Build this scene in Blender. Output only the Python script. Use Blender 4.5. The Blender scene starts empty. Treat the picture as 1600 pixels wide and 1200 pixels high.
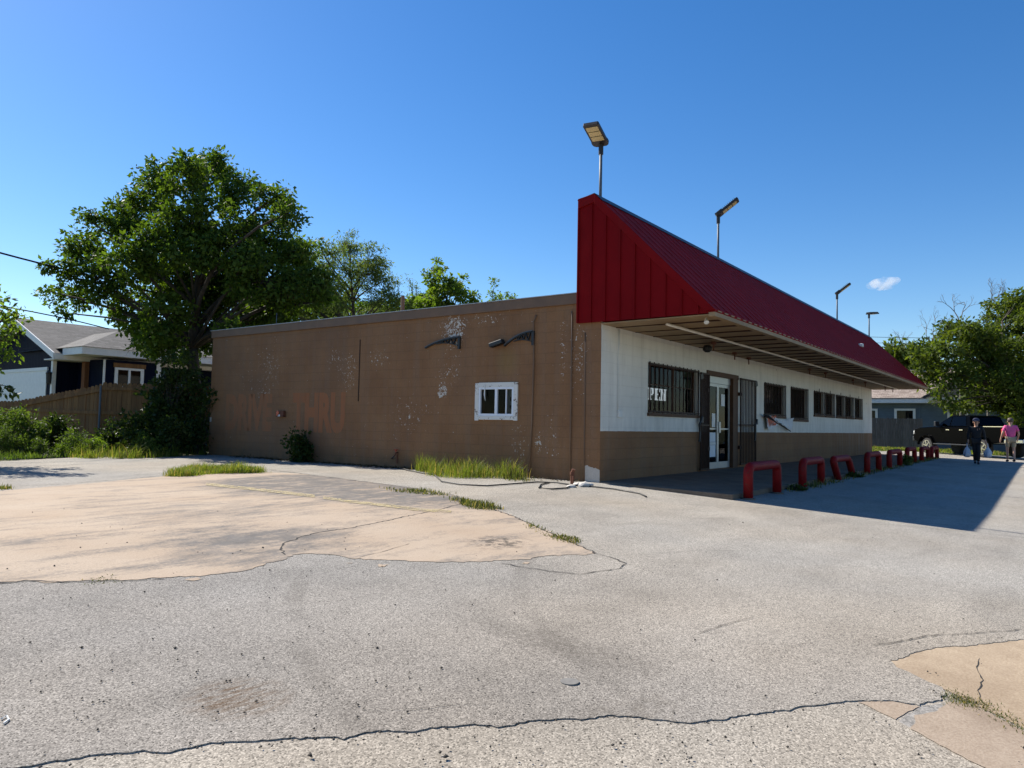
import bpy, bmesh, math, random
import numpy as np
from mathutils import Vector, Matrix
sc = bpy.context.scene
SUN_E, SKY_E, EXPO, CLOUD_D = 4.9, .088, .82, .07
COL = sc.collection
rng = np.random.default_rng(7)
random.seed(7)
R = math.radians

# ------------------------------------------------------------------ camera maths (photogrammetry of the photograph, 1600x1200 pixels)
CAM = np.array([-11.93660406, -6.79539929, 1.04620392])
YAW, PIT, ROL, FPX = R(36.50462085), R(3.08372756), R(1.12211854), 1155.06
_f = np.array([math.cos(YAW)*math.cos(PIT), math.sin(YAW)*math.cos(PIT), math.sin(PIT)])
_r = np.array([math.sin(YAW), -math.cos(YAW), 0.]); _u = np.cross(_r, _f)
_R = math.cos(ROL)*_r + math.sin(ROL)*_u
_U = -math.sin(ROL)*_r + math.cos(ROL)*_u
def ray(px, py): return _f + _R*(px-800)/FPX - _U*(py-600)/FPX
def onx(px, py, x): d = ray(px, py); return CAM + d*((x-CAM[0])/d[0])
def ony(px, py, y): d = ray(px, py); return CAM + d*((y-CAM[1])/d[1])
def onz(px, py, z): d = ray(px, py); return CAM + d*((z-CAM[2])/d[2])
def at(px, py, D): return CAM + ray(px, py)*D
def slope(x):
    t = min(1., max(0., (x-3)/17.)); return .05 - .028*t
def gz(x, y): return slope(x)*max(-60., min(0., y))
def G(px, py, h=0.):
    d = ray(px, py); z = 0.
    for i in range(60):
        P = CAM + d*((z+h-CAM[2])/d[2]); z = .5*z + .5*gz(P[0], P[1])
    return P
def depth(P): return float((np.array(P)-CAM) @ _f)

# ------------------------------------------------------------------ mesh helpers
class MB:
    """collects shapes, links them as ONE mesh object"""
    def __init__(s): s.v = []; s.f = []; s.m = []; s.cuts = []
    def add(s, vs, fs, mi=0):
        o = len(s.v); s.cuts.append((o, len(s.f))); s.v += [tuple(map(float, p)) for p in vs]
        s.f += [tuple(i+o for i in f) for f in fs]; s.m += [mi]*len(fs); return s
    def box(s, a, b, mi=0):
        x0, y0, z0 = [min(a[i], b[i]) for i in range(3)]; x1, y1, z1 = [max(a[i], b[i]) for i in range(3)]
        return s.add([(x0,y0,z0),(x1,y0,z0),(x1,y1,z0),(x0,y1,z0),(x0,y0,z1),(x1,y0,z1),(x1,y1,z1),(x0,y1,z1)],
                     [(3,2,1,0),(4,5,6,7),(0,1,5,4),(1,2,6,5),(2,3,7,6),(3,0,4,7)], mi)
    def obox(s, c, ax, ay, az, mi=0):
        """oriented box: centre, three half-axis vectors"""
        c, ax, ay, az = map(np.array, (c, ax, ay, az)); vs = []
        for k in (-1, 1):
            for (i, j) in ((-1,-1),(1,-1),(1,1),(-1,1)): vs.append(c+ax*i+ay*j+az*k)
        return s.add(vs, [(3,2,1,0),(4,5,6,7),(0,1,5,4),(1,2,6,5),(2,3,7,6),(3,0,4,7)], mi)
    def prism(s, poly, off, mi=0):
        """polygon (3D points) extruded by vector off"""
        n = len(poly); off = np.array(off); a = [np.array(p) for p in poly]; b = [p+off for p in a]
        return s.add(a+b, [tuple(range(n))[::-1], tuple(range(n, 2*n))] + [(i, (i+1)%n, n+(i+1)%n, n+i) for i in range(n)], mi)
    def tube(s, pts, rad, n=8, cap=True, mi=0):
        pts = [np.array(p, float) for p in pts]
        rad = [rad]*len(pts) if np.isscalar(rad) else list(rad)
        vs = []; prev = None
        for i, p in enumerate(pts):
            d = pts[min(i+1, len(pts)-1)] - pts[max(i-1, 0)]; d = d/(np.linalg.norm(d)+1e-9)
            if prev is None:
                h = np.array([0,0,1.]) if abs(d[2]) < .9 else np.array([1.,0,0]); a = np.cross(d, h)
            else: a = prev - d*(prev@d)
            a /= np.linalg.norm(a)+1e-9; prev = a; b = np.cross(d, a)
            for k in range(n):
                t = 2*math.pi*k/n; vs.append(p + rad[i]*(math.cos(t)*a + math.sin(t)*b))
        fs = [(i*n+k, i*n+(k+1)%n, (i+1)*n+(k+1)%n, (i+1)*n+k) for i in range(len(pts)-1) for k in range(n)]
        if cap: fs += [tuple(range(n))[::-1], tuple(range((len(pts)-1)*n, len(pts)*n))]
        return s.add(vs, fs, mi)
    def lathe(s, c, axis, prof, n=20, mi=0):
        """profile [(dist along axis, radius)] turned about axis through c"""
        c = np.array(c, float); d = np.array(axis, float); d /= np.linalg.norm(d)
        h = np.array([0,0,1.]) if abs(d[2]) < .9 else np.array([1.,0,0]); a = np.cross(d, h); a /= np.linalg.norm(a); b = np.cross(d, a)
        vs = [c + d*t + r*(math.cos(2*math.pi*k/n)*a + math.sin(2*math.pi*k/n)*b) for (t, r) in prof for k in range(n)]
        m = len(prof)
        fs = [(i*n+k, i*n+(k+1)%n, (i+1)*n+(k+1)%n, (i+1)*n+k) for i in range(m-1) for k in range(n)]
        fs += [tuple(range(n))[::-1], tuple(range((m-1)*n, m*n))]
        return s.add(vs, fs, mi)
    def quad(s, a, b, c, d, mi=0): return s.add([a, b, c, d], [(0,1,2,3)], mi)
    def build(s, name, mats, parent=None, smooth=False, bevel=0, split=False, **kw):
        if split:   # every shape added becomes an object of its own
            ends = s.cuts[1:] + [(len(s.v), len(s.f))]
            for (v0, f0), (v1, f1) in zip(s.cuts, ends):
                q = MB(); q.add(s.v[v0:v1], [tuple(i-v0 for i in f) for f in s.f[f0:f1]]); r_o = q.build(name, mats, parent, smooth, bevel, **kw)
            return r_o
        me = bpy.data.meshes.new(name); off = np.zeros(3)
        if parent is not None:
            p = parent
            while p is not None: off = off + np.array(p.location); p = p.parent
        me.from_pydata([tuple(np.array(v)-off) for v in s.v], [], s.f)
        mats = mats if isinstance(mats, (list, tuple)) else [mats]
        for m in mats: me.materials.append(m)
        if len(mats) > 1: me.polygons.foreach_set('material_index', s.m)
        bm = bmesh.new(); bm.from_mesh(me); bmesh.ops.recalc_face_normals(bm, faces=bm.faces); bm.to_mesh(me); bm.free()
        if smooth: me.polygons.foreach_set('use_smooth', [True]*len(me.polygons))
        o = bpy.data.objects.new(name, me); COL.objects.link(o); o.parent = parent
        if bevel:
            b = o.modifiers.new('bevel', 'BEVEL'); b.width = bevel; b.segments = 2; b.limit_method = 'ANGLE'; b.angle_limit = R(40)
        return tag(o, **kw)
def tag(o, label=None, cat=None, group=None, kind=None):
    if label: o['label'] = label
    if cat: o['category'] = cat
    if group: o['group'] = group
    if kind: o['kind'] = kind
    return o
def empty(name, loc, label, cat, group=None):
    o = bpy.data.objects.new(name, None); COL.objects.link(o); o.location = tuple(map(float, loc)); o.empty_display_size = .2
    return tag(o, label, cat, group)
def raw(name, V, F, mats, parent=None, smooth=False, mi=None):
    """fast mesh from numpy arrays; F is (n,3) or (n,4)"""
    me = bpy.data.meshes.new(name); V = np.asarray(V, np.float32); F = np.asarray(F, np.int32)
    off = np.zeros(3, np.float32); p = parent
    while p is not None: off += np.array(p.location, np.float32); p = p.parent
    V = V - off
    me.vertices.add(len(V)); me.vertices.foreach_set('co', V.ravel())
    k = F.shape[1]; me.loops.add(F.size); me.loops.foreach_set('vertex_index', F.ravel())
    me.polygons.add(len(F)); me.polygons.foreach_set('loop_start', np.arange(0, F.size, k, dtype=np.int32))
    me.polygons.foreach_set('loop_total', np.full(len(F), k, np.int32))
    for m in (mats if isinstance(mats, (list, tuple)) else [mats]): me.materials.append(m)
    me.update(calc_edges=True); me.validate()
    o = bpy.data.objects.new(name, me); COL.objects.link(o); o.parent = parent
    if smooth: me.polygons.foreach_set('use_smooth', [True]*len(F))
    return o
def sheet(name, pts, mat, lift=.0, step=1.0, drop=0, kind='structure', **kw):
    """flat outline laid on the ground: cut along a grid so it follows the slope; drop = height of a side skirt"""
    bm = bmesh.new()
    vs = [bm.verts.new((float(p[0]), float(p[1]), 0)) for p in pts]
    es = [bm.edges.new((vs[i], vs[(i+1) % len(vs)])) for i in range(len(vs))]
    bmesh.ops.triangle_fill(bm, edges=es, use_beauty=True)
    xs = [p[0] for p in pts]; ys = [p[1] for p in pts]
    def cuts(lo, hi):
        a = max(math.floor(lo/step)*step, -30); b = min(hi, 45)
        k = a
        while k < b:
            if k > lo+1e-4: yield k
            k += step
    for k in cuts(min(xs), max(xs)):
        bmesh.ops.bisect_plane(bm, geom=bm.verts[:]+bm.edges[:]+bm.faces[:], plane_co=(k,0,0), plane_no=(1,0,0))
    for k in cuts(min(ys), max(ys)):
        bmesh.ops.bisect_plane(bm, geom=bm.verts[:]+bm.edges[:]+bm.faces[:], plane_co=(0,k,0), plane_no=(0,1,0))
    if drop:
        be = [e for e in bm.edges if e.is_boundary]
        r = bmesh.ops.extrude_edge_only(bm, edges=be)
        nv = set(v for v in r['geom'] if isinstance(v, bmesh.types.BMVert))
    else: nv = set()
    for v in bm.verts:
        v.co.z = gz(v.co.x, v.co.y) + lift - (drop if v in nv else 0)
    bmesh.ops.recalc_face_normals(bm, faces=bm.faces)
    top = [f for f in bm.faces if abs(f.normal.z) > .7]
    fl = [f for f in top if f.normal.z < 0]
    if fl: bmesh.ops.reverse_faces(bm, faces=fl)
    me = bpy.data.meshes.new(name); bm.to_mesh(me); bm.free()
    me.materials.append(mat); o = bpy.data.objects.new(name, me); COL.objects.link(o)
    return tag(o, kind=kind, **kw)
def wall_holes(mb, org, ua, na, u0, u1, z0, z1, holes, th, mi=0):
    """wall panel in direction ua from org, thickness th along na (inward), rectangular holes (u0,u1,z0,z1)"""
    org, ua, na = map(np.array, (org, ua, na)); ua = ua*1.; na = na*1.
    us = sorted(set([u0, u1] + [h[0] for h in holes] + [h[1] for h in holes])); zs = sorted(set([z0, z1] + [h[2] for h in holes] + [h[3] for h in holes]))
    def P(u, z, t): return org + ua*u + na*t + np.array([0, 0, z])
    def solid(i, j):
        if i < 0 or j < 0 or i >= len(us)-1 or j >= len(zs)-1: return False
        um = (us[i]+us[i+1])/2; zm = (zs[j]+zs[j+1])/2
        return not any(h[0] < um < h[1] and h[2] < zm < h[3] for h in holes)
    for i in range(len(us)-1):
        for j in range(len(zs)-1):
            if not solid(i, j): continue
            a, b, c, d = us[i], us[i+1], zs[j], zs[j+1]
            mb.quad(P(a,c,0), P(b,c,0), P(b,d,0), P(a,d,0), mi); mb.quad(P(a,c,th), P(a,d,th), P(b,d,th), P(b,c,th), mi)
            if not solid(i-1, j): mb.quad(P(a,c,0), P(a,d,0), P(a,d,th), P(a,c,th), mi)
            if not solid(i+1, j): mb.quad(P(b,c,0), P(b,c,th), P(b,d,th), P(b,d,0), mi)
            if not solid(i, j-1): mb.quad(P(a,c,0), P(a,c,th), P(b,c,th), P(b,c,0), mi)
            if not solid(i, j+1): mb.quad(P(a,d,0), P(b,d,0), P(b,d,th), P(a,d,th), mi)
    return mb

# ------------------------------------------------------------------ material helpers
class NT:
    def __init__(s, name):
        s.mat = bpy.data.materials.new(name); s.mat.use_nodes = True; s.t = s.mat.node_tree; s.t.nodes.clear()
        s.out = s.t.nodes.new('ShaderNodeOutputMaterial')
        s.tc = s.t.nodes.new('ShaderNodeTexCoord'); s.co = s.tc.outputs['Object']
    def set(s, sock, v):
        if isinstance(v, bpy.types.NodeSocket): s.t.links.new(v, sock)
        elif v is not None:
            if sock.type == 'RGBA' and not hasattr(v, '__len__'): v = (v, v, v)
            if sock.type == 'RGBA' and len(v) == 3: v = (*v, 1)
            sock.default_value = v
    def node(s, typ, props=None, **ins):
        n = s.t.nodes.new('ShaderNode'+typ)
        for k, v in (props or {}).items(): setattr(n, k, v)
        for k, v in ins.items():
            k2 = k.replace('_', ' ')
            sock = next((i for i in n.inputs if i.name.lower() == k2.lower() and i.enabled), None)
            s.set(sock, v)
        return n
    def noise(s, scale, detail=4, rough=.55, vec=None, dist=0):
        return s.node('TexNoise', Vector=vec or s.co, Scale=scale, Detail=detail, Roughness=rough, Distortion=dist).outputs['Fac']
    def voro(s, scale, vec=None, feature='F1', out='Distance', rnd=1):
        return s.node('TexVoronoi', {'feature': feature}, Vector=vec or s.co, Scale=scale, Randomness=rnd).outputs[out]
    def map(s, scale=(1,1,1), loc=(0,0,0), rot=(0,0,0), vec=None):
        n = s.node('Mapping', Vector=vec or s.co); n.inputs['Scale'].default_value = scale; n.inputs['Location'].default_value = loc; n.inputs['Rotation'].default_value = rot
        return n.outputs[0]
    def ramp(s, fac, stops, interp='LINEAR'):
        n = s.node('ValToRGB', Fac=fac); r = n.color_ramp; r.interpolation = interp
        while len(r.elements) < len(stops): r.elements.new(.5)
        for e, (p, c) in zip(r.elements, stops):
            e.position = p; c = (c, c, c) if not hasattr(c, '__len__') else c; e.color = (*c[:3], 1)
        return n.outputs[0]
    def math(s, op, a, b=None, c=None, clamp=False):
        n = s.t.nodes.new('ShaderNodeMath'); n.operation = op; n.use_clamp = clamp
        for i, v in enumerate((a, b, c)):
            if v is not None: s.set(n.inputs[i], v)
        return n.outputs[0]
    def mix(s, fac, a, b, blend='MIX'):
        n = s.t.nodes.new('ShaderNodeMix'); n.data_type = 'RGBA'; n.blend_type = blend
        s.set(n.inputs[0], fac); s.set(n.inputs[6], a); s.set(n.inputs[7], b); return n.outputs[2]
    def sep(s, vec=None):
        n = s.node('SeparateXYZ', Vector=vec or s.co); return n.outputs
    def smooth(s, v, lo, hi):
        n = s.node('MapRange', {'interpolation_type': 'SMOOTHSTEP'}, Value=v, From_Min=lo, From_Max=hi); return n.outputs[0]
    def bump(s, h, strength=.3, dist=.01, normal=None):
        n = s.node('Bump', Height=h, Strength=strength, Distance=dist)
        if normal: s.set(n.inputs['Normal'], normal)
        return n.outputs[0]
    def bsdf(s, color, rough=.8, normal=None, **kw):
        n = s.node('BsdfPrincipled', Base_Color=color, Roughness=rough, **kw)
        if normal is not None: s.set(n.inputs['Normal'], normal)
        return n.outputs[0]
    def done(s, shader, disp=None):
        s.t.links.new(shader, s.out.inputs['Surface']); return s.mat
def plain(name, color, rough=.6, metal=0, var=.12, scale=6, bump=.0, spec=.5, bscale=40):
    """paint / metal / plastic with slight mottling and dirt"""
    n = NT(name); f = n.noise(scale, 5, .6)
    c = n.mix(n.ramp(f, [(.3, 0), (.7, 1)]), tuple(np.array(color)*(1-var)), tuple(np.minimum(1, np.array(color)*(1+var))))
    r = n.math('ADD', rough-.08, n.math('MULTIPLY', f, .16), clamp=True)
    nm = n.bump(n.noise(bscale, 4), bump, .004) if bump else None
    return n.done(n.bsdf(c, r, nm, Metallic=metal, Specular_IOR_Level=spec))
# ------------------------------------------------------------------ materials
M = {}
def gauss(n, c, r, axes=(0, 1, 2), vec=None):
    """soft blob mask round world point c (only along the listed axes), radius r per axis"""
    X = n.sep(vec); tot = None
    for a in axes:
        d = n.math('DIVIDE', n.math('SUBTRACT', X[a], float(c[a])), float(r[a] if hasattr(r, '__len__') else r))
        d = n.math('MULTIPLY', d, d); tot = d if tot is None else n.math('ADD', tot, d)
    return n.math('SUBTRACT', 1., tot, clamp=True)
def addmask(n, ms):
    t = ms[0]
    for m in ms[1:]: t = n.math('ADD', t, m, clamp=True)
    return t

def asphalt(name, lo, mid, hi, tint, scale=75, stains=True):
    n = NT(name)
    rnd = n.sep(n.voro(scale, out='Color'))[0]
    fine = n.noise(scale*2.6, 2, .6)
    v = n.math('ADD', n.math('MULTIPLY', rnd, .7), n.math('MULTIPLY', fine, .3))
    agg = n.ramp(v, [(.12, lo), (.34, tuple(np.array(mid)*.85)), (.62, mid), (.88, hi)])
    big = n.noise(.35, 5, .6); med = n.noise(1.7, 6, .62); str_ = n.noise(1.0, 5, .6, vec=n.map((.35, 2.2, 1), rot=(0, 0, R(-25))))
    k = n.math('ADD', n.math('MULTIPLY', big, .45), n.math('ADD', n.math('MULTIPLY', med, .3), n.math('MULTIPLY', str_, .25)))
    shade = n.ramp(k, [(.36, .74), (.5, .97), (.64, 1.16)])
    c = n.mix(1., agg, shade, 'MULTIPLY')
    c = n.mix(n.ramp(n.noise(.22, 3, vec=n.map(loc=(3, 8, 0))), [(.4, 0), (.65, .8)]), c, n.mix(1., c, tint, 'MULTIPLY'))
    if stains:
        # sparse fine dark pits
        pit = n.math('LESS_THAN', n.voro(9, rnd=1), .055)
        c = n.mix(n.math('MULTIPLY', pit, n.math('GREATER_THAN', n.noise(1.3, 2), .5)), c, (.03, .028, .026))
        # faint tyre arcs and oil drips
        for (px, rad, wd_, k_) in (((458,960), 5.2, .075, .20), ((868,1000), 4.6, .08, .16), ((1010,870), 7.5, .09, .05)):
            P_ = G(*px); X_ = n.sep(); dx = n.math('SUBTRACT', X_[0], float(P_[0]+rad*.80)); dy = n.math('SUBTRACT', X_[1], float(P_[1]-rad*.60))
            rr = n.math('SQRT', n.math('ADD', n.math('MULTIPLY', dx, dx), n.math('MULTIPLY', dy, dy)))
            tr = n.math('SUBTRACT', 1., n.math('DIVIDE', n.math('ABSOLUTE', n.math('SUBTRACT', rr, rad)), wd_), clamp=True)
            tr = n.math('MULTIPLY', n.smooth(tr, 0., .4), n.math('MULTIPLY', n.ramp(n.noise(1.1, 4), [(.42, 0), (.6, 1)]), n.ramp(n.noise(45, 3, .7), [(.35, .3), (.6, 1)])))
            c = n.mix(n.math('MULTIPLY', tr, k_*1.5), c, (.10,.088,.072))
        oil = n.math('MULTIPLY', n.math('LESS_THAN', n.math('ADD', n.voro(1.15), n.math('MULTIPLY', n.noise(9, 4), .10)), .115), n.ramp(n.noise(.5, 2, vec=n.map(loc=(4, 2, 0))), [(.52, 0), (.56, .22)]))
        c = n.mix(oil, c, (.085,.075,.062))
        # rusty scrape near the camera, tyre marks
        s = G(372, 1090); g = gauss(n, s, (.26, .26, 1), (0, 1))
        g = n.math('MULTIPLY', g, n.ramp(n.noise(9, 6, .7, vec=n.map((1, 4, 1), rot=(0, 0, R(35)))), [(.42, 0), (.6, 1)]))
        c = n.mix(n.math('MULTIPLY', g, .85), c, (.13, .075, .035))
        s = G(868, 1005); g = gauss(n, s, (.20, .75, 1), (0, 1), vec=None)
        g = n.math('MULTIPLY', g, n.ramp(n.noise(30, 2), [(.4, .1), (.6, .55)])); c = n.mix(g, c, (.12, .105, .085))
        s = G(985, 1130); g = gauss(n, s, (.5, .25, 1), (0, 1))
        c = n.mix(n.math('MULTIPLY', g, n.ramp(n.noise(14, 5), [(.4, 0), (.65, .6)])), c, (.12, .10, .075))
        # darker, smoother asphalt at the left of the lot
        X = n.sep(); lft = n.smooth(X[0], -4.5, -10.5)
        c = n.mix(lft, c, n.mix(1., c, (.78, .78, .80), 'MULTIPLY'))
    h = n.math('ADD', n.math('MULTIPLY', n.voro(scale), -.7), n.math('MULTIPLY', n.noise(scale*.5, 3), .6))
    h = n.math('ADD', h, n.math('MULTIPLY', n.noise(2.0, 4), 3.))
    return n.done(n.bsdf(c, .93, n.bump(h, .3, .004), Specular_IOR_Level=.15))
M['asphalt'] = asphalt('weathered_asphalt', (.058,.053,.046), (.300,.280,.248), (.52,.486,.428), (1.08,1.0,.90), 165)
M['road'] = asphalt('coarse_road_asphalt', (.085,.078,.068), (.300,.275,.236), (.49,.452,.39), (1.05,.98,.9), 140, False)

def tan_concrete():
    n = NT('worn_tan_pavement')
    g = n.noise(95, 3, .7); w = n.noise(1.3, 6, .65, vec=n.map((.45, 1.9, 1), rot=(0, 0, R(-36)))); w2 = n.noise(4.5, 6, .7, vec=n.map((.6, 1.6, 1), rot=(0, 0, R(-36))))
    base = n.mix(n.ramp(g, [(.3, 0), (.7, 1)]), (.345,.272,.202), (.47,.38,.292))
    base = n.mix(n.ramp(n.noise(.8, 4), [(.35, 0), (.7, 1)]), base, n.mix(1., base, (.90,.86,.82), 'MULTIPLY'))
    grey = n.mix(n.noise(120, 3, .7), (.085,.080,.077), (.215,.203,.19))
    # grey wear, strongest at the upper right corner of the patch and in two bands
    z = addmask(n, [n.math('MULTIPLY', gauss(n, G(560, 758), (2.6, 2.6, 1), (0, 1)), .42), n.math('MULTIPLY', gauss(n, G(660, 775), (1.6, 1.6, 1), (0, 1)), .30), n.math('MULTIPLY', gauss(n, G(480, 752), (1.8, 1.8, 1), (0, 1)), .25),
                    n.math('MULTIPLY', gauss(n, G(420, 850), (1.1, 1.1, 1), (0, 1)), .24), n.math('MULTIPLY', gauss(n, G(330, 800), (1.6, 1.2, 1), (0, 1)), .12)])
    k = n.math('ADD', n.math('MULTIPLY', w, .6), n.math('MULTIPLY', w2, .4)); k = n.math('ADD', n.math('ADD', k, n.math('MULTIPLY', z, .85)), n.math('MULTIPLY', n.math('SUBTRACT', n.noise(38, 5, .75), .5), .34))
    isl = n.math('ADD', n.math('MULTIPLY', n.noise(2.6, 6, .7, vec=n.map((.5, 1.5, 1), rot=(0, 0, R(-36)))), .6), n.math('MULTIPLY', n.noise(9, 5, .75), .4))
    fac = n.math('MULTIPLY', n.ramp(k, [(.50, 0), (.585, .5), (.69, .95)]), n.ramp(isl, [(.40, .30), (.49, .85), (.55, 1)]))
    grey = n.mix(n.ramp(n.noise(3.3, 5, .7), [(.4, .5), (.65, 0)]), grey, n.mix(1., grey, (.62,.60,.58), 'MULTIPLY'))
    c = n.mix(fac, base, grey)
    spot = gauss(n, G(780, 848), (.45, .35, 1), (0, 1)); c = n.mix(n.math('MULTIPLY', spot, n.ramp(n.noise(9, 5, .7), [(.48, 0), (.56, .85)])), c, (.05,.045,.04))
    spot = gauss(n, G(75, 840), (.7, .4, 1), (0, 1)); c = n.mix(n.math('MULTIPLY', spot, n.ramp(n.noise(7, 5, .7), [(.5, 0), (.62, .6)])), c, (.16,.14,.12))
    return n.done(n.bsdf(c, .92, n.bump(n.math('ADD', n.noise(60, 4), n.noise(6, 4)), .4, .005), Specular_IOR_Level=.15))
M['tan'] = tan_concrete()
def concrete(name, a, b, sc_=80):
    n = NT(name); g = n.noise(sc_, 4, .7); m_ = n.noise(1.6, 6, .62)
    c = n.mix(n.ramp(g, [(.32, 0), (.68, 1)]), a, b); c = n.mix(n.ramp(m_, [(.4, .55), (.6, 0)]), c, n.mix(1., c, (.62,.58,.55), 'MULTIPLY'))
    return n.done(n.bsdf(c, .9, n.bump(n.math('ADD', g, n.noise(5, 5)), .35, .005), Specular_IOR_Level=.2))
M['concrete_tan'] = concrete('tan_concrete', (.32,.242,.160), (.47,.37,.262))
M['concrete_pink'] = concrete('pinkish_concrete', (.27,.205,.148), (.39,.312,.236))
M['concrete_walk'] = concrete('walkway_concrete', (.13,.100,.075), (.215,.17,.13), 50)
M['concrete_drive'] = concrete('driveway_concrete', (.36,.33,.28), (.50,.46,.40), 40)
M['gravel'] = concrete('loose_gravel', (.10,.095,.085), (.42,.39,.35), 55)
M['crack'] = plain('crack_dirt', (.022,.020,.017), .95, var=.4, scale=30)
M['dirt'] = concrete('dark_soil', (.05,.04,.028), (.13,.105,.075), 30)
def terrain_mat():
    n = NT('grassy_soil'); a = n.noise(.5, 6, .65); b = n.noise(14, 5, .7)
    c = n.mix(n.ramp(a, [(.4, 0), (.6, 1)]), (.06,.085,.025), (.13,.115,.06)); c = n.mix(n.ramp(b, [(.35, .6), (.65, 0)]), c, (.03,.035,.012))
    return n.done(n.bsdf(c, .95, n.bump(b, .6, .03)))
M['terrain'] = terrain_mat()
def stripe_mat():
    n = NT('faded_yellow_paint'); f = n.ramp(n.noise(16, 6, .7), [(.42, 0), (.56, 1)])
    p_ = n.bsdf(n.mix(f, (.44,.35,.16), (.34,.28,.18)), .85, n.bump(n.noise(80, 3), .3, .003)); k_ = n.math('ADD', n.math('MULTIPLY', n.noise(7, 6, .75), .6), n.math('MULTIPLY', n.noise(60, 3, .7), .4))
    mx = n.node('MixShader'); n.set(mx.inputs[0], n.ramp(k_, [(.44, .12), (.54, 1)])); n.set(mx.inputs[1], n.node('BsdfTransparent').outputs[0]); n.set(mx.inputs[2], p_); return n.done(mx.outputs[0])
M['stripe'] = stripe_mat()

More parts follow.
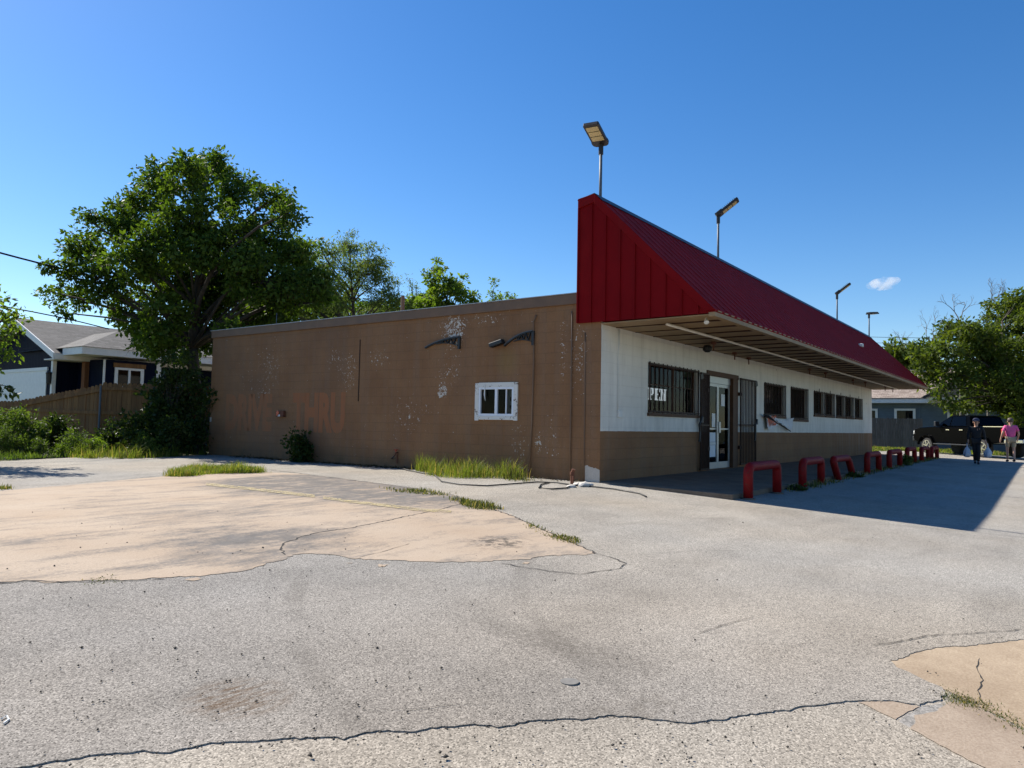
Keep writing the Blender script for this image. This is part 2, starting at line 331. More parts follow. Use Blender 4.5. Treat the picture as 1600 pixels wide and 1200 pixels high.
def brown_wall(name, front=False):
    """painted block wall; the front is cream above and brown below, the side has peeling white chips"""
    n = NT(name); X = n.sep()
    u = X[0] if front else X[1]
    uv = n.node('CombineXYZ', X=u, Y=X[2], Z=0.).outputs[0]
    br = n.node('TexBrick', Vector=uv, Color1=(1,1,1), Color2=(.93,.93,.93), Mortar=(0,0,0), Scale=1.)
    br.offset = .5; br.inputs['Mortar Size'].default_value = .006; br.inputs['Brick Width'].default_value = .41; br.inputs['Row Height'].default_value = .203; br.inputs['Mortar Smooth'].default_value = .5
    joint = br.outputs['Fac']
    mo = n.noise(1.1, 5, .6); fi = n.noise(26, 4, .6)
    run = n.noise(1., 5, .65, vec=n.map((5, 5, .35)))
    brown = n.mix(n.ramp(mo, [(.35, 0), (.65, 1)]), (.236,.113,.048), (.290,.147,.065))
    brown = n.mix(n.ramp(run, [(.45, 0), (.72, .35)]), brown, (.235,.165,.115))
    brown = n.mix(n.ramp(fi, [(.3, .25), (.7, 0)]), brown, (.10,.058,.034))
    brown = n.mix(n.math('MULTIPLY', joint, .26), brown, (.07,.045,.03))
    h = n.math('ADD', n.math('MULTIPLY', joint, -1.), n.math('MULTIPLY', fi, .35))
    if front:
        cream = n.mix(n.ramp(mo, [(.35, 0), (.65, 1)]), (.70,.66,.58), (.80,.76,.68))
        cream = n.mix(n.ramp(run, [(.5, 0), (.75, .4)]), cream, (.42,.38,.31))
        cream = n.mix(n.math('MULTIPLY', n.smooth(X[2], 1.6, .95), n.ramp(n.noise(3, 5, .65, vec=n.map((2, 1, .6))), [(.4, 0), (.7, .35)])), cream, (.36,.35,.33))
        cream = n.mix(n.math('MULTIPLY', joint, .12), cream, (.3,.28,.25))
        cream = n.mix(n.math('LESS_THAN', n.voro(1.9, vec=n.map((1, 1, .5))), .035), cream, (.06,.05,.04))
        line = n.math('ADD', .944, n.math('MULTIPLY', n.math('SUBTRACT', n.noise(3, 3), .5), .02))
        col = n.mix(n.math('GREATER_THAN', X[2], line), brown, cream)
        # grime splashed low on the wall and light drips near the far end
        col = n.mix(n.math('MULTIPLY', n.smooth(X[0], 15, 23), n.ramp(n.noise(1., 4, .6, vec=n.map((7, 1, .15))), [(.52, 0), (.66, .45)])), col, (.42,.40,.37))
    else:
        zs = [((645+58, 500), (.6, .55), .50), ((700, 585), (.45, .75), .55), ((712, 520), (.4, .5), .8), ((905, 560), (.30, .95), .60), ((880, 540), (.10, .9), .68), ((545, 580), (.5, .7), .62), ((520, 560), (.4, .45), .5), ((590, 560), (.4, .4), .55),
              ((430, 560), (.8, .8), .42), ((640, 650), (.9, .7), .45), ((690, 612), (.18, .18), 1.1), ((812, 700), (.35, .7), .6), ((860, 690), (.45, .7), .42), ((760, 500), (.7, .18), .6), ((415, 615), (.4, .3), .5), ((400, 590), (1.2, .8), .3), ((840, 690), (.12, .3), .6)]
        ms = []
        for (p, r, k) in zs:
            c = onx(*p, 0.); ms.append(n.math('MULTIPLY', gauss(n, c, (1, r[0], r[1]), (1, 2)), k))
        zone = addmask(n, ms)
        ch = n.noise(12.5, 6, .66, dist=.7); ch2 = n.noise(34, 4, .6)
        k = n.math('ADD', n.math('MULTIPLY', ch, .6), n.math('MULTIPLY', ch2, .4)); k = n.math('ADD', k, n.math('MULTIPLY', zone, .135))
        chip = n.smooth(k, .648, .656)
        c0 = onx(690, 613, 0.); big = n.math('MULTIPLY', gauss(n, c0, (1, .17, .15), (1, 2)), n.ramp(n.noise(12, 5), [(.4, 0), (.45, 1)]))
        big = n.math('SUBTRACT', gauss(n, c0, (1, .25, .21), (1, 2)), n.math('MULTIPLY', n.noise(9, 6, .75), 1.75)); chip = n.math('MAXIMUM', chip, n.math('GREATER_THAN', big, .02))
        # bare light block at the foot of the corner
        corner = n.math('MULTIPLY', n.math('LESS_THAN', X[1], n.math('ADD', .295, n.math('MULTIPLY', n.noise(9, 3), .05))),
                        n.math('LESS_THAN', n.math('ADD', X[2], n.math('MULTIPLY', n.math('SUBTRACT', n.noise(7, 5), .5), .16)), n.math('ADD', .22, n.math('MULTIPLY', X[1], .28))))
        corner = n.math('MULTIPLY', corner, n.math('LESS_THAN', X[0], .02))
        corner2 = n.math('MULTIPLY', n.math('GREATER_THAN', X[1], 12.72), n.math('LESS_THAN', n.math('ABSOLUTE', n.math('SUBTRACT', X[2], 1.0)), n.math('MULTIPLY', n.noise(6, 4), .14)))
        corner = n.math('MAXIMUM', corner, corner2)
        cc = n.mix(n.noise(22, 4), (.50,.46,.40), (.68,.64,.57))
        grn = n.math('MULTIPLY', n.smooth(X[2], .55, .0), n.ramp(n.noise(2.2, 5, .65), [(.4, 0), (.65, .6)])); brown = n.mix(grn, brown, (.07,.055,.03))
        rust = gauss(n, onx(792, 565, 0.), (1, .34, .34), (1, 2)); brown = n.mix(n.math('MULTIPLY', rust, .35), brown, (.24,.16,.045))
        patch = n.math('MULTIPLY', n.math('GREATER_THAN', X[1], 7.), n.ramp(n.noise(.6, 3), [(.4, 0), (.6, .3)])); brown = n.mix(patch, brown, (.14,.085,.055))
        col = n.mix(chip, brown, cc); col = n.mix(corner, col, n.mix(n.noise(30, 4), (.42,.36,.30), (.62,.56,.48)))
        h = n.math('SUBTRACT', h, n.math('MULTIPLY', chip, .6))
    return n.done(n.bsdf(col, .78, n.bump(h, .5, .006), Specular_IOR_Level=.3))
M['side_wall'] = brown_wall('peeling_brown_block'); M['front_wall'] = brown_wall('cream_and_brown_block', True)
M['brown_trim'] = plain('brown_painted_metal', (.155,.088,.048), .6, var=.15, scale=3)
M['roof'] = plain('roof_membrane', (.30,.29,.27), .9, var=.2, bump=.3)
M['roof_edge'] = plain('galvanised_edge', (.42,.42,.42), .5, .4)
def red_mat(name, c, d=.35):
    n = NT(name); f = n.noise(.9, 4, .6); s = n.noise(1., 4, .6, vec=n.map((3, 3, .4)))
    col = n.mix(n.ramp(f, [(.35, 0), (.65, 1)]), tuple(np.array(c)*.88), tuple(np.array(c)*1.1)); col = n.mix(n.ramp(s, [(.55, 0), (.8, d)]), col, tuple(np.array(c)*.72+.012))
    return n.done(n.bsdf(col, .65, n.bump(n.noise(1.6, 3), .12, .02), Specular_IOR_Level=.06))
M['red_metal'] = red_mat('red_roofing_lightened', (.285,.006,.005)); M['red_trim'] = red_mat('red_trim_darkened', (.185,.004,.006))  # one red metal in two tones: slope lightened, gable darkened to offset their shading
def red_post():
    n = NT('chipped_red_paint'); f = n.noise(3, 5, .6)
    c = n.mix(n.ramp(f, [(.35, 0), (.65, 1)]), (.185,.004,.004), (.25,.007,.007)); c = n.mix(n.ramp(n.noise(17, 6, .7), [(.58, 0), (.63, .85)]), c, (.10,.03,.02))
    return n.done(n.bsdf(c, .6, n.bump(n.noise(20, 4), .15, .004), Specular_IOR_Level=.2))
M['bollard'] = red_post()
def soffit_mat():
    n = NT('tan_soffit_panel'); f = n.noise(.7, 5, .65); X = n.sep()
    c = n.mix(n.ramp(f, [(.35, 0), (.65, 1)]), (.235,.145,.064), (.33,.215,.102)); c = n.mix(n.ramp(n.noise(2.2, 6, .65), [(.5, 0), (.75, .5)]), c, (.15,.075,.04))
    return n.done(n.bsdf(c, .6, None))
M['soffit'] = soffit_mat()
M['white_pipe'] = plain('white_conduit', (.68,.62,.54), .5, var=.1)
M['white_paint'] = plain('chalky_white_paint', (.68,.66,.62), .65, var=.12, scale=14, bump=.3)
def peel_white():
    n = NT('peeling_white_trim'); k = n.math('ADD', n.math('MULTIPLY', n.noise(9, 6, .65), .7), n.math('MULTIPLY', n.noise(40, 4), .3))
    c = n.mix(n.ramp(k, [(.56, 0), (.60, 1)]), (.70,.67,.61), (.14,.09,.06))
    return n.done(n.bsdf(c, .7, n.bump(k, .5, .006)))
M['peel_white'] = peel_white()
M['vinyl'] = plain('white_vinyl', (.74,.76,.80), .35, var=.04)
M['dark_brown'] = plain('dark_brown_bars', (.036,.016,.010), .5, var=.25, scale=12, spec=.2)
M['door_brown'] = plain('brown_door_frame', (.088,.042,.022), .55, var=.18, scale=8, spec=.2)
M['board'] = plain('reddish_brown_board', (.10,.035,.022), .7, var=.3, scale=5)
M['aluminium'] = plain('brushed_aluminium', (.52,.52,.50), .38, .55, var=.08, scale=20)
M['galv'] = plain('galvanised_pole', (.085,.105,.13), .6, .1, var=.1, scale=18)
M['black'] = plain('black_plastic', (.014,.014,.015), .45, var=.25, scale=20)
M['dark_metal'] = plain('dark_bronze_metal', (.030,.026,.026), .45, .3, var=.2, scale=18)
M['cover_grey'] = plain('worn_grey_iron', (.17,.16,.145), .8, var=.2, scale=30)
M['rust'] = plain('rusty_iron', (.13,.045,.022), .85, var=.5, scale=26, bump=.5)
M['hose'] = plain('black_rubber', (.022,.021,.020), .55, var=.3, scale=30)
M['led'] = plain('yellowish_led_lens', (.62,.47,.20), .3, var=.12, scale=60)
M['paper'] = plain('white_paper', (.70,.71,.72), .7, var=.05)
M['paper_green'] = plain('faded_green_paper', (.46,.48,.30), .7, var=.1)
M['ink'] = plain('dark_ink', (.03,.03,.03), .7)
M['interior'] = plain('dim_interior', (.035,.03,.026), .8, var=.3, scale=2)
M['orange'] = plain('orange_print', (.62,.10,.025), .6, var=.2, scale=12)
M['cloth'] = plain('white_banner_cloth', (.66,.66,.66), .8, var=.1, scale=7)
M['stone'] = plain('pale_stone', (.52,.49,.44), .9, var=.25, scale=20, bump=.5)
M['pebble'] = plain('dark_pebble', (.055,.048,.040), .9, var=.5, scale=20)
M['acwhite'] = plain('white_enamel', (.66,.66,.63), .4, var=.06)
def glass(name, tint=.5, rough=.02, fres=1.45, dark=(.02,.025,.03)):
    n = NT(name)
    t = n.node('BsdfTransparent', Color=(tint, tint*1.02, tint*1.0)).outputs[0]; g = n.node('BsdfGlossy', Color=(.9,.92,.95), Roughness=rough)
    n.set(g.inputs['Normal'], n.bump(n.noise(1.3, 2), .02, .02))
    lw = n.node('Fresnel', IOR=fres).outputs[0]; lw = n.math('MULTIPLY', n.math('MULTIPLY', lw, .5), n.math('SUBTRACT', 1., n.node('NewGeometry').outputs['Backfacing']))
    mx = n.node('MixShader'); n.set(mx.inputs[0], lw); n.set(mx.inputs[1], t); n.set(mx.inputs[2], g.outputs[0])
    return n.done(mx.outputs[0])
M['glass'] = glass('window_glass', .5, .02, 1.25)
M['dark_glass'] = glass('tinted_glass', .12, .03, 1.35)
def sign_white():
    n = NT('lit_sign_letters'); e = n.node('BsdfPrincipled', Base_Color=(.8,.82,.85), Roughness=.5, Emission_Color=(.80,.88,1.), Emission_Strength=.8)
    return n.done(e.outputs[0])
M['sign'] = sign_white()
def faded_letters():
    n = NT('painted_over_orange_letters'); X = n.sep()
    r = n.noise(1., 5, .7, vec=n.map((1, 9, .5))); k = n.math('ADD', n.math('MULTIPLY', r, .6), n.math('MULTIPLY', n.noise(11, 5, .7), .4))
    hid = n.smooth(X[1], 10.2, 8.6)   # the first word is more thoroughly painted over
    f = n.ramp(n.math('ADD', k, n.math('MULTIPLY', n.math('SUBTRACT', hid, 1.), .05)), [(.36, 0), (.56, 1)])
    col = n.mix(n.math('MULTIPLY', f, .50), (.239,.114,.049), (.41,.115,.030))
    return n.done(n.bsdf(col, .8, None))
M['faded'] = faded_letters()

def leaf_mat(name, c0, c1, trans=.45, tcol=None, rough=.6, dry=0.):
    n = NT(name); rd = n.node('NewGeometry').outputs['Random Per Island']
    c = n.mix(rd, c0, c1)
    if dry: c = n.mix(n.math('GREATER_THAN', rd, 1-dry), c, (.27,.22,.10))
    c = n.mix(n.ramp(n.noise(.8, 3), [(.35, 0), (.65, .5)]), c, n.mix(1., c, (1.25,1.12,.7), 'MULTIPLY'))
    p = n.bsdf(c, rough, None, Specular_IOR_Level=.18)
    tc = n.mix(1., c, tcol or (2.3, 2.3, .75), 'MULTIPLY')
    t = n.node('BsdfTranslucent', Color=tc).outputs[0]
    mx = n.node('MixShader'); n.set(mx.inputs[0], trans); n.set(mx.inputs[1], p); n.set(mx.inputs[2], t)
    return n.done(mx.outputs[0])
M['leaf_big'] = leaf_mat('broadleaf_green', (.028,.056,.009), (.082,.130,.022), .40, (1.9, 2.0, .65))
M['leaf_feather'] = leaf_mat('feathery_green', (.060,.10,.030), (.115,.155,.045), .5, (1.7,1.7,.9))
M['leaf_light'] = leaf_mat('light_green', (.050,.09,.014), (.09,.14,.026), .5)
M['leaf_right'] = leaf_mat('olive_green', (.032,.056,.010), (.080,.108,.022), .40)
M['leaf_dark'] = leaf_mat('dark_vine_green', (.018,.036,.008), (.046,.07,.018), .32, (1.9, 1.95, .7), .5)
M['leaf_weed'] = leaf_mat('weed_green', (.042,.078,.016), (.085,.125,.030), .42, (1.9, 1.95, .7))
M['grass'] = leaf_mat('grass_green', (.080,.125,.018), (.165,.20,.042), .5, (1.6,1.6,.7), .6, .14)
M['grass_dark'] = leaf_mat('low_weed_green', (.055,.080,.022), (.12,.13,.045), .4, (1.5,1.5,.8), .7, .2)
M['litter'] = leaf_mat('dead_leaf_brown', (.03,.022,.013), (.11,.08,.045), .2, (1.2,1.1,.9), .8)
def bark(name, a, b):
    n = NT(name); f = n.noise(9, 6, .65, vec=n.map((1, 1, .25)))
    return n.done(n.bsdf(n.mix(n.ramp(f, [(.35, 0), (.65, 1)]), a, b), .9, n.bump(f, .8, .03)))
M['bark'] = bark('dark_bark', (.026,.020,.015), (.068,.054,.041)); M['bark_grey'] = bark('grey_bark', (.10,.085,.07), (.21,.19,.16))
def wood(name, a, b, knots=True):
    n = NT(name); X = n.sep(); g = n.noise(5, 6, .65, vec=n.map((6, 6, .35))); pl = n.sep(n.voro(1., vec=n.map((6.5, 6.5, .001)), out='Color'))[0]
    c = n.mix(n.ramp(g, [(.3, 0), (.7, 1)]), a, b); c = n.mix(n.ramp(pl, [(.2, .55), (.8, 0)]), c, n.mix(1., c, (.55,.52,.5), 'MULTIPLY'))
    if knots: c = n.mix(n.math('LESS_THAN', n.voro(3.1, vec=n.map((1, 1, .8))), .05), c, (.07,.04,.02))
    return n.done(n.bsdf(c, .85, n.bump(g, .4, .006)))
M['fence_new'] = wood('tan_fence_wood', (.165,.075,.022), (.27,.138,.050)); M['fence_old'] = wood('weathered_fence_wood', (.055,.045,.04), (.19,.165,.15), False)
M['cedar'] = wood('cedar_post', (.20,.075,.03), (.33,.14,.06))
def siding(name, c, pitch, vertical, axis):
    n = NT(name); X = n.sep(); k = X[axis] if vertical else X[2]
    w = n.math('FRACT', n.math('DIVIDE', k, pitch)); f = n.noise(2, 5)
    col = n.mix(n.ramp(f, [(.3, 0), (.7, 1)]), tuple(np.array(c)*.88), tuple(np.array(c)*1.1))
    h = n.ramp(w, [(0, 1), (.09, 1), (.12, 0), (1, 0)]) if vertical else w
    return n.done(n.bsdf(col, .6, n.bump(h, .9 if not vertical else .8, .02), Specular_IOR_Level=.04))
M['navy_x'] = siding('navy_board_siding_gable', (.005,.008,.021), .3, True, 1); M['navy_y'] = siding('navy_board_siding_long', (.005,.008,.021), .3, True, 0)
M['grey_siding'] = siding('grey_lap_siding', (.115,.150,.185), .17, False, 0)
def shingle(name, a, b, sx=.33, sy=.14, ax=0):
    n = NT(name); X = n.sep(); br = n.node('TexBrick', Vector=n.node('CombineXYZ', X=X[ax], Y=n.math('MULTIPLY', X[2], 1.7), Z=0.).outputs[0], Color1=a, Color2=b, Mortar=tuple(np.array(a)*.35), Scale=1.)
    br.offset = .37; br.inputs['Brick Width'].default_value = sx; br.inputs['Row Height'].default_value = sy; br.inputs['Mortar Size'].default_value = .008; br.inputs['Bias'].default_value = 0
    c = n.mix(n.ramp(n.noise(7, 5, .7), [(.3, .6), (.7, 0)]), br.outputs[0], tuple(np.array(a)*.7))
    return n.done(n.bsdf(c, .9, n.bump(n.math('ADD', n.math('MULTIPLY', br.outputs['Fac'], -1.), n.noise(60, 3)), .5, .01)))
M['shingle_grey'] = shingle('grey_shingles', (.060,.057,.056), (.125,.119,.115)); M['shingle_grey_x'] = shingle('grey_shingles_across', (.060,.057,.056), (.125,.119,.115), ax=1)
M['shingle_brown'] = shingle('brown_shingles', (.20,.15,.12), (.40,.33,.28), ax=1)
M['white_trim'] = plain('white_house_trim', (.72,.71,.68), .5, var=.06)
M['car_black'] = plain('black_car_paint', (.0015,.0017,.0022), .16, var=.1, spec=.025)
M['chrome'] = plain('chrome', (.72,.72,.72), .12, 1., var=.04)
M['tyre'] = plain('tyre_rubber', (.018,.017,.016), .8, var=.3, scale=30)
M['tail_red'] = plain('tail_light_red', (.38,.012,.012), .2)
M['plate'] = plain('number_plate', (.6,.6,.6), .4)
M['skin'] = plain('skin', (.47,.26,.18), .55, var=.08, scale=20)
M['hair'] = plain('grey_brown_hair', (.07,.05,.04), .6, var=.3, scale=60)
M['pink'] = plain('pink_shirt_cloth', (.70,.10,.28), .8, var=.16, scale=6, bump=.3, bscale=14)
M['khaki'] = plain('khaki_cloth', (.36,.29,.19), .8, var=.15, scale=9, bump=.3, bscale=18)
M['black_cloth'] = plain('black_cloth', (.010,.010,.012), .85, var=.3, scale=8)
M['navy_cap'] = plain('dark_blue_cap', (.035,.04,.085), .8, var=.2, scale=14)
def bag_mat():
    n = NT('thin_white_plastic_bag'); c = n.mix(n.noise(7, 5), (.50,.54,.62), (.74,.77,.82))
    p = n.bsdf(c, .35, n.bump(n.noise(9, 5, .7), .7, .03)); t = n.node('BsdfTranslucent', Color=(.6,.65,.75)).outputs[0]
    mx = n.node('MixShader'); n.set(mx.inputs[0], .35); n.set(mx.inputs[1], p); n.set(mx.inputs[2], t); return n.done(mx.outputs[0])
M['bag'] = bag_mat()
M['wire'] = plain('black_cable', (.012,.012,.012), .6)

# ------------------------------------------------------------------ the ground
def jag(px, amp=.012, seg=.05, lift=0., seed=1, conv=True):
    """pixel polyline -> jagged polyline on the ground"""
    r = np.random.default_rng(seed); P = [G(*p)[:2] for p in px] if conv else [np.array(p[:2]) for p in px]; out = []
    for a, b in zip(P[:-1], P[1:]):
        L = np.linalg.norm(b-a); k = max(1, int(L/seg)); nrm = np.array([-(b-a)[1], (b-a)[0]])/(L+1e-9)
        for i in range(k): out.append(a + (b-a)*i/k + nrm*(r.normal(0, amp) if (i or len(out)) else 0))
    out.append(P[-1]); return out
def ragged(pts, amp, seg, seed, closed=True):
    """ground outline roughened at several sizes, so that broken edges do not look drawn"""
    r = np.random.default_rng(seed); P = [np.array(p[:2]) for p in pts]; P = P+[P[0]] if closed else P; Q = []
    for a, b in zip(P[:-1], P[1:]):
        k = max(1, int(np.linalg.norm(b-a)/seg)); Q += [a+(b-a)*i/k for i in range(k)]
    if not closed: Q.append(P[-1])
    Q = np.array(Q); n = len(Q); off = np.zeros(n)
    for w_, a_ in ((24, 1.), (9, .7), (4, .55), (1, .5)):
        kn = r.normal(0, 1, n//w_+3); x = np.arange(n)/w_; i = x.astype(int); t = x-i; off += a_*(kn[i]*(1-t)+kn[i+1]*t)*(np.abs(kn[i]) if w_ == 4 else 1)
    t_ = np.roll(Q, -1, 0)-np.roll(Q, 1, 0); nn = np.stack([-t_[:,1], t_[:,0]], 1); nn /= np.linalg.norm(nn, axis=1, keepdims=True)+1e-9
    if not closed: off[0] = off[-1] = 0; nn[0] = nn[1]; nn[-1] = nn[-2]
    return [q for q in Q + nn*off[:,None]*amp]
sheet('ground', [(-500,-500),(500,-500),(500,500),(-500,500)], M['terrain'], -.075)
sheet('road', [(-26,-24),(6,-24),(6,-3),(-9,-1.5),(-14,4),(-26,10)], M['road'], -.0062)
EDGE = [(-420,1262),(-200,1228),(0,1198),(62,1192),(160,1177),(265,1174),(330,1160),(400,1157),(460,1151),(525,1150),(580,1143),(640,1142),(690,1135),(725,1131),(775,1132),(825,1125),(860,1124),(903,1120),(950,1117),(997,1119),(1035,1124),(1075,1125),(1115,1122),(1153,1118),(1200,1112),(1233,1106),(1271,1102),(1305,1097),(1342,1094),(1396,1094),(1437,1102),(1455,1098),(1471,1094),(1478,1086)]
C1L = [(1478,1086),(1471,1073),(1435,1057),(1400,1042),(1391,1031)]
C1T = [(1391,1031),(1425,1020),(1458,1012),(1490,1009),(1521,1006),(1560,1001),(1600,996),(1700,984),(1900,962)]
e1 = ragged([G(*p) for p in EDGE], .0085, .022, 3, False); e2 = jag(C1L, .006, .05, seed=4); e3 = ragged([G(*p) for p in C1T], .012, .035, 5, False)
lot = [(-26,9)] + e1 + e2[1:] + e3[1:] + [(6,-18),(31.5,-18),(29.2,-5.6),(30.6,-1.75),(31,6),(26,13.5),(-.05,13.5)] + [G(*p)[:2] for p in ((325,711),(200,713),(110,715),(0,721),(-200,738))] + [(-26,16)]
sheet('parking_lot', lot, M['asphalt'], 0., drop=.03)
sheet('driveway', [(29.2,-5.6),(31.5,-18),(35.5,-18),(33.6,-5.4),(32.6,-2.7),(32.2,.2),(30.7,.2),(30.6,-1.75)], M['concrete_drive'], .006)
TAN = [(-330,800),(-100,778),(0,767),(60,762),(150,754),(260,744),(340,740),(425,738),(470,741),(560,751),(640,762),(700,772),(730,783),(760,792),(800,806),(850,829),(900,851),(934,866),(905,869),(860,872),(780,876),(700,879),(640,877),(580,873),(520,868),(480,864),(460,866),(440,876),(410,886),(380,893),(330,899),(250,905),(180,908),(100,911),(0,912),(-150,925),(-330,950)]
tj = ragged([G(*p) for p in TAN], .022, .04, 8)
sheet('worn_tan_patch', tj, M['tan'], .0035)
cut = lambda px, s, a=.008: ragged([G(*p) for p in px], a*.8, .03, s)
sheet('tan_concrete_slab', cut([(1391,1031),(1458,1012),(1521,1006),(1600,996),(1700,984),(1900,962),(1990,1200),(1760,1195),(1600,1138),(1566,1119),(1533,1105),(1505,1089),(1471,1073),(1400,1042)], 11), M['concrete_tan'], -.0035)
sheet('pinkish_concrete_slab', cut([(1487,1096),(1521,1100),(1560,1120),(1600,1141),(1760,1200),(1850,1290),(1700,1285),(1542,1199),(1479,1168),(1425,1138),(1440,1120),(1470,1110)], 12), M['concrete_pink'], -.0025)
sheet('small_concrete_slab', cut([(1342,1096),(1396,1096),(1435,1103),(1415,1113),(1400,1124),(1370,1110)], 13, .005), M['concrete_pink'], -.003)
sheet('gravel_hole', cut([(1437,1104),(1470,1098),(1484,1097),(1462,1110),(1440,1122),(1424,1136),(1402,1125),(1418,1113)], 14, .006), M['gravel'], -.0058)
r = np.random.default_rng(77)
for (a, b) in ((540,880),(600,882),(300,907),(820,877),(250,742),(420,735)):
    c_ = G(a+r.uniform(-8,8), b+r.uniform(-2,3)); rr = r.uniform(.025, .07); k_ = 9
    sheet('tan_remnant', ragged([c_[:2]+rr*r.uniform(.4,1.2)*np.array([math.cos(t), math.sin(t)*.8]) for t in np.linspace(0, 6.283*(1-1/k_), k_)], .012, .03, int(r.integers(999))), M['tan'], .0035)
def crack(px, w=.012, seed=1, lift=.0052):
    r = np.random.default_rng(seed); P = jag(px, w*.4, .045, seed=seed); L = []; Rr = []
    for i, p in enumerate(P):
        d = P[min(i+1, len(P)-1)] - P[max(i-1, 0)]; d = d/(np.linalg.norm(d)+1e-9); nn = np.array([-d[1], d[0]]); ww = w*(.25+.75*r.random())*(.25 if i in (0, len(P)-1) else 1)
        L.append(p+nn*ww*.5); Rr.append(p-nn*ww*.5)
    V = []; F = []
    for a, b in zip(L, Rr): V += [(a[0], a[1], gz(*a)+lift), (b[0], b[1], gz(*b)+lift)]
    for i in range(len(P)-1): F.append((2*i, 2*i+1, 2*i+3, 2*i+2))
    return V, F
CR = [([(560,872),(600,862),(640,850)], .008), ([(446,868),(438,856),(442,850),(470,840),(500,832),(545,826),(600,815),(640,806),(685,797),(715,789),(735,786)], .022), ([(935,866),(955,871),(978,881),(968,888),(940,893),(905,898),(860,893),(820,887),(780,880)], .016),
      ([(1095,990),(1120,980),(1150,972),(1182,964)], .008), ([(1362,1009),(1400,1004),(1450,994),(1520,990),(1600,984)], .010), ([(1000,868),(1090,860),(1200,862),(1310,872)], .006), ([(640,762),(560,752),(470,740),(420,734)], .03), ([(735,787),(765,794),(805,808),(850,829),(902,852),(934,866)], .03),
      ([(-100,926),(0,912),(45,908),(100,910),(170,909),(260,905)], .020), ([(0,761),(90,757),(180,750),(262,743)], .02), ([(600,740),(640,748),(680,744),(740,750)], .006), ([(1530,1028),(1526,1045),(1535,1062),(1528,1078),(1534,1096)], .009), ([(560,1108),(640,1110),(720,1100),(760,1102)], .004), ([(1180,1005),(1240,1010),(1290,1002)], .004),
      ([(1100,742),(1180,800),(1250,830)], .0), ]
V = []; F = []
for i, (px, w) in enumerate(CR):
    if w <= 0: continue
    v, f = crack(px, w, 20+i, -.0018 if px[0] == (1530,1028) else .0052); F += [tuple(k+len(V) for k in q) for q in f]; V += v
o = raw('pavement_cracks', np.array(V), np.array(F), M['crack']); tag(o, kind='structure')
for px in ([(322,755),(380,761),(450,769),(492,774)], [(505,776),(545,782),(590,787),(660,796),(705,798)]):
    a = [G(*p)[:2] for p in px]; up = [G(p[0], p[1]+4.2)[:2] for p in px]
    sheet('yellow_parking_line', a+up[::-1], M['stripe'], .009)

# ------------------------------------------------------------------ camera, sun, sky
cam = bpy.data.cameras.new('camera'); co = bpy.data.objects.new('camera', cam); COL.objects.link(co)
cam.sensor_width = 36; cam.sensor_fit = 'HORIZONTAL'; cam.lens = FPX/1600*36; cam.clip_end = 6000; cam.clip_start = .05
co.matrix_world = Matrix(((_R[0], _U[0], -_f[0], CAM[0]), (_R[1], _U[1], -_f[1], CAM[1]), (_R[2], _U[2], -_f[2], CAM[2]), (0, 0, 0, 1)))
sc.camera = co
EL, AZ = R(43.5), R(90.35)
sd = Vector((math.cos(EL)*math.cos(AZ), math.cos(EL)*math.sin(AZ), math.sin(EL)))
sl = bpy.data.lights.new('sun', 'SUN'); sl.energy = SUN_E; sl.angle = R(.5); sl.color = (1, .94, .84)
so = bpy.data.objects.new('sun', sl); COL.objects.link(so); so.rotation_euler = (-sd).to_track_quat('-Z', 'Y').to_euler(); so.location = (0, 30, 40)
w = bpy.data.worlds.new('World'); sc.world = w; w.use_nodes = True; nt = w.node_tree; nt.nodes.clear()
st = nt.nodes.new('ShaderNodeTexSky'); st.sky_type = 'NISHITA'; st.sun_disc = False; st.sun_elevation = EL; st.sun_rotation = math.pi/2-AZ
st.air_density = 1.0; st.dust_density = .25; st.ozone_density = 2.6; st.altitude = 300
bg = nt.nodes.new('ShaderNodeBackground'); bg.inputs[1].default_value = SKY_E
hs = nt.nodes.new('ShaderNodeHueSaturation'); hs.inputs['Saturation'].default_value = 1.33; hs.inputs['Hue'].default_value = .505
wo = nt.nodes.new('ShaderNodeOutputWorld'); nt.links.new(st.outputs[0], hs.inputs['Color']); nt.links.new(hs.outputs[0], bg.inputs[0]); nt.links.new(bg.outputs[0], wo.inputs[0])
vs = sc.view_settings; vs.view_transform = 'Standard'; vs.look = 'None'; vs.gamma = 1; vs.use_curve_mapping = False; vs.exposure = EXPO
# ------------------------------------------------------------------ the store
W_, L_, ZB, ZS, ZF = 24.63, 12.81, .944, 2.93, 3.347
store = empty('store_building', (0,0,0), 'long low brown and cream block store with a big red metal canopy', 'store')
WZ = (1.141, 1.874); WY = (1.888, 2.956)
mb = MB(); wall_holes(mb, (0,0,0), (0,1,0), (1,0,0), 0, L_, -.25, 3.45, [(WY[0]+.06, WY[1]-.06, WZ[0]+.06, WZ[1]-.06)], .2)
mb.build('side_wall', M['side_wall'], store)
WINS = [(1.946,4.553,1.335,2.378), (9.403,11.41,1.44,2.378), (12.02,13.94,1.37,2.39), (14.75,16.10,1.57,2.395), (16.31,17.64,1.57,2.395), (17.94,19.29,1.57,2.395), (19.51,20.87,1.57,2.395), (21.17,22.47,1.58,2.39)]
DOOR = (5.14, 7.20, .03, 2.42)
mb = MB(); wall_holes(mb, (.004,-.004,0), (1,0,0), (0,1,0), 0, W_, -.25, 3.45, [(a-.004,b-.004,c,d) for a,b,c,d in WINS+[DOOR]], .2)
mb.build('front_wall', M['front_wall'], store)
mb = MB(); mb.box((W_-.2,.2,-.2),(W_+.002,L_,3.44)); mb.box((.2,L_-.2,-.2),(W_-.2,L_+.002,3.44)); mb.build('rear_wall', M['front_wall'], store, split=True)
